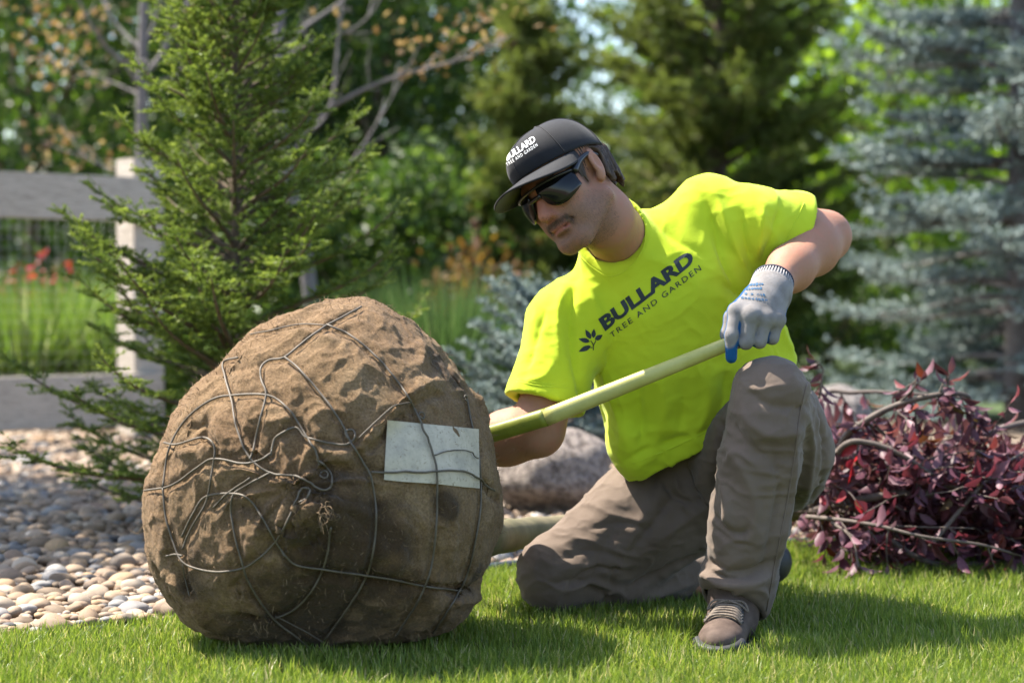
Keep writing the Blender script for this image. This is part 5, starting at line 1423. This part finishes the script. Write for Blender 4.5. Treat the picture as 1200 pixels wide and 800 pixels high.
leafy_tree('leafy_tree', G(405, 436), 6.4, 1.95, .8, 'dark green leafy tree in the middle above the root ball', MAT_DARK, MAT_SBARK, 150, 125, .10, 22, clump=.30)
leafy_tree('leafy_tree', G(1040, 432), 7.0, 2.5, 1.0, 'bright lime green leafy tree between the pine and the blue spruce', MAT_LIME, MAT_SBARK, 170, 110, .12, 23, clump=.32)
leafy_tree('leafy_tree', G(245, 424), 7.5, 3.2, .9, 'deep green leafy tree beyond the bare grey trunks', MAT_MID, MAT_SBARK, 170, 125, .13, 24, clump=.34)
leafy_tree('leafy_tree', G(700, 404), 4.0, 2.6, .6, 'distant low green tree below the patch of blue sky', MAT_MID, MAT_SBARK, 110, 110, .13, 25, clump=.34)
leafy_tree('leafy_tree', G(1240, 415), 7.5, 3.0, 1.0, 'distant green tree behind the blue spruce', MAT_MID, MAT_SBARK, 130, 110, .13, 26, clump=.36)
leafy_tree('leafy_tree', G(935, 408), 7.5, 2.7, .8, 'large dark green tree in the distance behind the pine', MAT_DARK, MAT_SBARK, 120, 115, .14, 27, clump=.36)
leafy_tree('leafy_tree', G(90, 408), 8.5, 4.2, .6, 'distant dark tree filling the upper left behind the withered leaves', MAT_DARK, MAT_SBARK, 190, 115, .16, 55, clump=.42)
leafy_tree('leafy_tree', G(480, 408), 7.0, 2.6, .6, 'distant dark tree behind the long bare branches', MAT_DARK, MAT_SBARK, 120, 115, .16, 56, clump=.40)
# trees just left of the picture whose shade falls on the stones and the lawn corner
leafy_tree('leafy_tree', (-3.35, 6.6, 0), 3.3, 1.45, 1.1, 'leafy tree standing outside the left edge beside the river stones', MAT_DARK, MAT_SBARK, 120, 110, .09, 28, clump=.2)
leafy_tree('leafy_tree', (-3.0, 3.0, 0), 3.6, .85, 1.6, 'small leafy tree standing outside the left edge on the lawn', MAT_DARK, MAT_SBARK, 50, 100, .08, 29, clump=.16)
# low shrubs closing the view under the crowns
def shrub(base, R, Ht, label, mat_, seed, size=.06, name='shrub', n_cl=60, n_per=110, clump=.12):
    r_ = np.random.default_rng(seed); base = np.asarray(base, float); root = empty(name, base, label, 'shrub'); w = MB()
    for k in range(9):
        a = r_.uniform(0, 6.28); e = base + np.array([R * .6 * math.cos(a), R * .6 * math.sin(a), Ht * r_.uniform(.5, .9)]); c = catmull([base, (base + e) / 2 + np.array([0, 0, .1 * Ht]), e], 5); w.tube(c, np.linspace(.016, .004, len(c)), 5, cap=False)
    tag(w.build('stems', MAT_SBARK, root), kind='stuff'); cl = []
    while len(cl) < n_cl:
        p = r_.uniform(-1, 1, 3)
        if np.linalg.norm(p) > 1: continue
        cl.append(base + np.array([p[0] * R, p[1] * R * .8, Ht * (.5 + .48 * p[2])]))
    V, q, rr = leaf_cloud(np.array(cl), size, n_per, clump, seed + 1); V[:, 2] = np.maximum(V[:, 2], .0)
    tag(mesh_obj('foliage', V, q, mat_, root, False, {'rnd': rr}), kind='stuff'); return root
shrub(G(360, 452), 1.1, 1.3, 'dark green shrub behind the young spruce', MAT_DARK, 31, .07)
shrub(G(470, 446), 1.0, 1.05, 'rounded green shrub behind the top of the root ball', MAT_MID, 32, .07)
shrub(G(590, 440), 1.0, 1.2, 'green shrub below the small pine', MAT_DARK, 33, .07)
shrub(G(960, 442), 1.1, 1.15, 'dark green shrub right of the man\'s raised elbow', MAT_DARK, 35, .07)
shrub(G(1085, 436), 1.2, 1.1, 'green shrub left of the blue spruce trunk', MAT_MID, 36, .08)
shrub(G(130, 446), 1.2, 1.25, 'green shrub behind the fence post', MAT_DARK, 37, .07)
shrub(P(28, 330, 12.2) * np.array([1, 1, 0]), .20, .90, 'red flowering shrub behind the left end of the fence', leaf_mat('red_petal', [(0, (.05, .08, .02)), (.4, (.30, .012, .03)), (1, (.45, .02, .05))], .35, .5), 39, .07, n_cl=8, n_per=34)
hd_ = empty('hedge', (0, 27, 0), 'long dark hedge closing the far end of the garden', 'hedge'); cl = np.column_stack([rng.uniform(-15, 15, 620), rng.uniform(26, 28.2, 620), rng.uniform(.1, 2.3, 620)])
V, q, rr = leaf_cloud(cl, .22, 46, .26, 91); V[:, 2] = np.maximum(V[:, 2], 0); tag(mesh_obj('foliage', V, q, MAT_DARK, hd_, False, {'rnd': rr}), kind='stuff')
st2 = MB()
for x_ in np.arange(-15, 15, .5): st2.tube([(x_, 27, -.02), (x_ + rng.normal(0, .1), 27, 1.0), (x_ + rng.normal(0, .2), 27.1, 2.0)], [.04, .03, .01], 5, cap=False)
tag(st2.build('stems', MAT_SBARK, hd_), kind='stuff')
shrub(P(545, 330, 14.5) * np.array([1, 1, 0]), .95, 1.75, 'tall dark shrub behind the feathery grass and rust coloured posts', MAT_DARK, 92, .08, n_cl=80)
shrub(P(430, 330, 14.0) * np.array([1, 1, 0]), .9, 1.7, 'tall dark shrub between the young spruce and the feathery grass', MAT_DARK, 93, .08, n_cl=80)
# ornamental grasses
def tall_grass(base, R, n, L, W, label, stops, seed):
    r_ = np.random.default_rng(seed); base = np.asarray(base, float); root = empty('ornamental_grass', base, label, 'grass clump')
    a = r_.uniform(0, 6.28, n); q = R * np.sqrt(r_.random(n)); xy = np.column_stack([base[0] + q * np.cos(a), base[1] + q * np.sin(a)])
    o = blades('blades', xy, np.full(n, L), W, leaf_mat('grass_' + str(seed), stops, .45, .5, 1.4), .38, root, seed); tag(o, kind='stuff')
tall_grass(P(520, 480, 9.6) * np.array([1, 1, 0]), .30, 3200, .82, .006, 'feathery green ornamental grass behind the right shoulder of the root ball', [(0, (.03, .065, .02)), (.6, (.055, .105, .034)), (1, (.10, .145, .06))], 41)
tall_grass(P(455, 480, 9.9) * np.array([1, 1, 0]), .26, 2400, .75, .006, 'darker ornamental grass clump above the top of the root ball', [(0, (.026, .058, .018)), (.6, (.048, .092, .028)), (1, (.09, .13, .05))], 42)
tall_grass(P(30, 440, 10.9) * np.array([1, 1, 0]), .42, 4200, .80, .010, 'lush lime green grass clump behind the lower fence rail', [(0, (.055, .105, .015)), (.6, (.10, .17, .028)), (.9, (.17, .235, .05)), (1, (.40, .43, .28))], 43)
tall_grass(P(120, 440, 10.9) * np.array([1, 1, 0]), .36, 3200, .78, .010, 'green grass clump beside the fence post', [(0, (.06, .12, .02)), (.6, (.11, .19, .03)), (1, (.2, .27, .06))], 44)

# ---- the two half-dead trees with grey branches
def bare(name, Y, trunk, limbs, clusters, label, r0, seed):
    r_ = np.random.default_rng(seed); base = P(trunk[0][0], trunk[0][1], Y); base[2] = 0; root = empty(name, base, label, 'tree')
    tkp = catmull([base] + [P(x, y, Y) for x, y in trunk[1:]], 8); w = MB(); w.tube(tkp, np.linspace(r0 * .8, r0 * .4, len(tkp)), 10); w.build('trunk', MAT_GBARK, root)
    for pl, r_l, dy in limbs:
        c = catmull([P(x, y, Y + dy * k / (len(pl) - 1)) for k, (x, y) in enumerate(pl)], 8); w = MB(); w.tube(c, np.linspace(r_l * .62, r_l * .2, len(c)), 7); w.build('limb', MAT_GBARK, root)
        tw_ = MB()
        for k in range(6, len(c), 4):
            e = c[k] + unit((c[k] - c[k - 3]) + r_.normal(0, .06, 3)) * r_.uniform(.12, .3) + np.array([0, 0, .05]); tw_.tube([c[k], (c[k] + e) / 2 + r_.normal(0, .01, 3), e], [.005, .004, .002], 4, cap=False)
        if tw_.n: tag(tw_.build('twigs', MAT_GBARK, root), kind='stuff')
    cl = np.array([P(x, y, Y + r_.normal(0, .15)) for x, y in clusters])
    V, q, rr = leaf_cloud(cl, .05, 9, .08, seed + 3); tag(mesh_obj('dry_leaves', V, q, MAT_DRY, root, False, {'rnd': rr}), kind='stuff')
bare('dying_tree', 10.9, [(167, 500), (167, 240), (166, 110), (169, 0), (172, -160)],
     [([(165, 108), (150, 80), (120, 50), (95, 5), (80, -40)], .024, -.3), ([(165, 112), (140, 100), (112, 88), (96, 76)], .014, .3), ([(166, 95), (195, 55), (215, 15), (230, -40)], .024, .3), ([(168, 100), (205, 88), (228, 62), (242, 46)], .014, -.3), ([(167, 60), (130, 20), (110, -30)], .018, .3), ([(168, 60), (185, 10), (190, -50)], .016, .2), ([(166, 210), (110, 190), (85, 165)], .012, .2), ([(168, 215), (215, 180), (245, 160)], .012, .1)],
     [(55, 15), (70, 25), (85, 40), (95, 55), (60, 50), (45, 30), (75, 65), (105, 70), (35, 20), (90, 15), (60, 70), (70, 170), (58, 180), (80, 160), (95, 175), (50, 165), (135, 175), (110, 25), (120, 5), (40, 60), (145, 12), (225, 18)], 'half dead grey trunked tree with orange withered leaves behind the fence post', .050, 51)
bare('dying_tree', 10.4, [(372, 480), (362, 330), (335, 190), (326, 80), (328, 0), (330, -160)],
     [([(338, 188), (372, 140), (420, 108), (480, 85), (545, 68), (592, 42)], .022, -.4), ([(327, 60), (360, 30), (400, 2), (430, -30)], .022, .3), ([(350, 165), (385, 130), (395, 60), (400, 0), (405, -50)], .014, .3), ([(328, 110), (345, 60), (420, 30), (458, -20)], .016, -.2), ([(352, 280), (390, 220), (432, 160), (470, 95)], .013, .4), ([(326, 70), (300, 20), (285, -30)], .016, .2), ([(345, 240), (300, 190), (290, 120)], .012, -.1)],
     [(500, 55), (520, 45), (540, 50), (560, 40), (575, 35), (590, 32), (600, 25), (510, 65), (475, 40), (480, 70), (555, 25), (250, 20), (262, 60), (392, 8)], 'half dead grey tree with long bare branches reaching over the root ball', .055, 52)

# ---- small coloured things far behind
cn = P(455, 272, 19.0)
cano = empty('play_canopy', cn * np.array([1, 1, 0]), 'small striped blue, yellow and red play canopy far behind the root ball', 'canopy')
for k, (c_, nm) in enumerate((((.03, .06, .22), 'canopy_blue'), ((.55, .33, .06), 'canopy_yellow'), ((.40, .03, .04), 'canopy_red'))):
    mb = MB(); a = cn + np.array([-.17 + .11 * k, 0, -.10 + .06 * k]); mb.add([a, a + np.array([.13, 0, .06]), a + np.array([.13, .6, .16]), a + np.array([0, .6, .10]), a + np.array([0, 0, -.08]), a + np.array([.13, 0, -.02])], [(0, 1, 2, 3), (4, 5, 1, 0)]); mb.build('canopy_panel', simple(nm, c_, .7, .1, 5, 0), cano)
for dx in (-.15, .15): mb = MB(); mb.tube([cn * np.array([1, 1, 0]) + np.array([dx, .3, 0]), cn + np.array([dx, .3, .02])], .03, 8); mb.build('post', MAT_SBARK, cano)
MAT_RUST = simple('rust_timber', (.085, .034, .016), .8, .35, 8, .3, .006)
for px_, y0, y1, Y_, lab in ((557, 262, 470, 13.6, 'rust coloured upright post behind the feathery grass'), (610, 325, 480, 11.2, 'rust coloured post left of the man\'s right shoulder')):
    a = P(px_, y1, Y_); a[2] = 0; t = P(px_, y0, Y_); root = empty('rusty_post', a, lab, 'post'); mb = MB(); mb.tube([a, (a + t) / 2 + np.array([.03, 0, 0]), t], [.05, .036, .022], 10); mb.build('shaft', MAT_RUST, root); mb = MB(); mb.tube([t - np.array([0, 0, .02]), t + np.array([0, 0, .03])], .026, 10); mb.build('cap_piece', MAT_RUST, root)
shrub(P(572, 320, 13.0) * np.array([1, 1, 0]), .30, 1.05, 'small orange yellow shrub beside the rust coloured posts', leaf_mat('orange_leaf', [(0, (.05, .04, .015)), (.5, (.13, .065, .018)), (1, (.24, .14, .03))], .4, .5), 61, .07, n_cl=26, n_per=40)
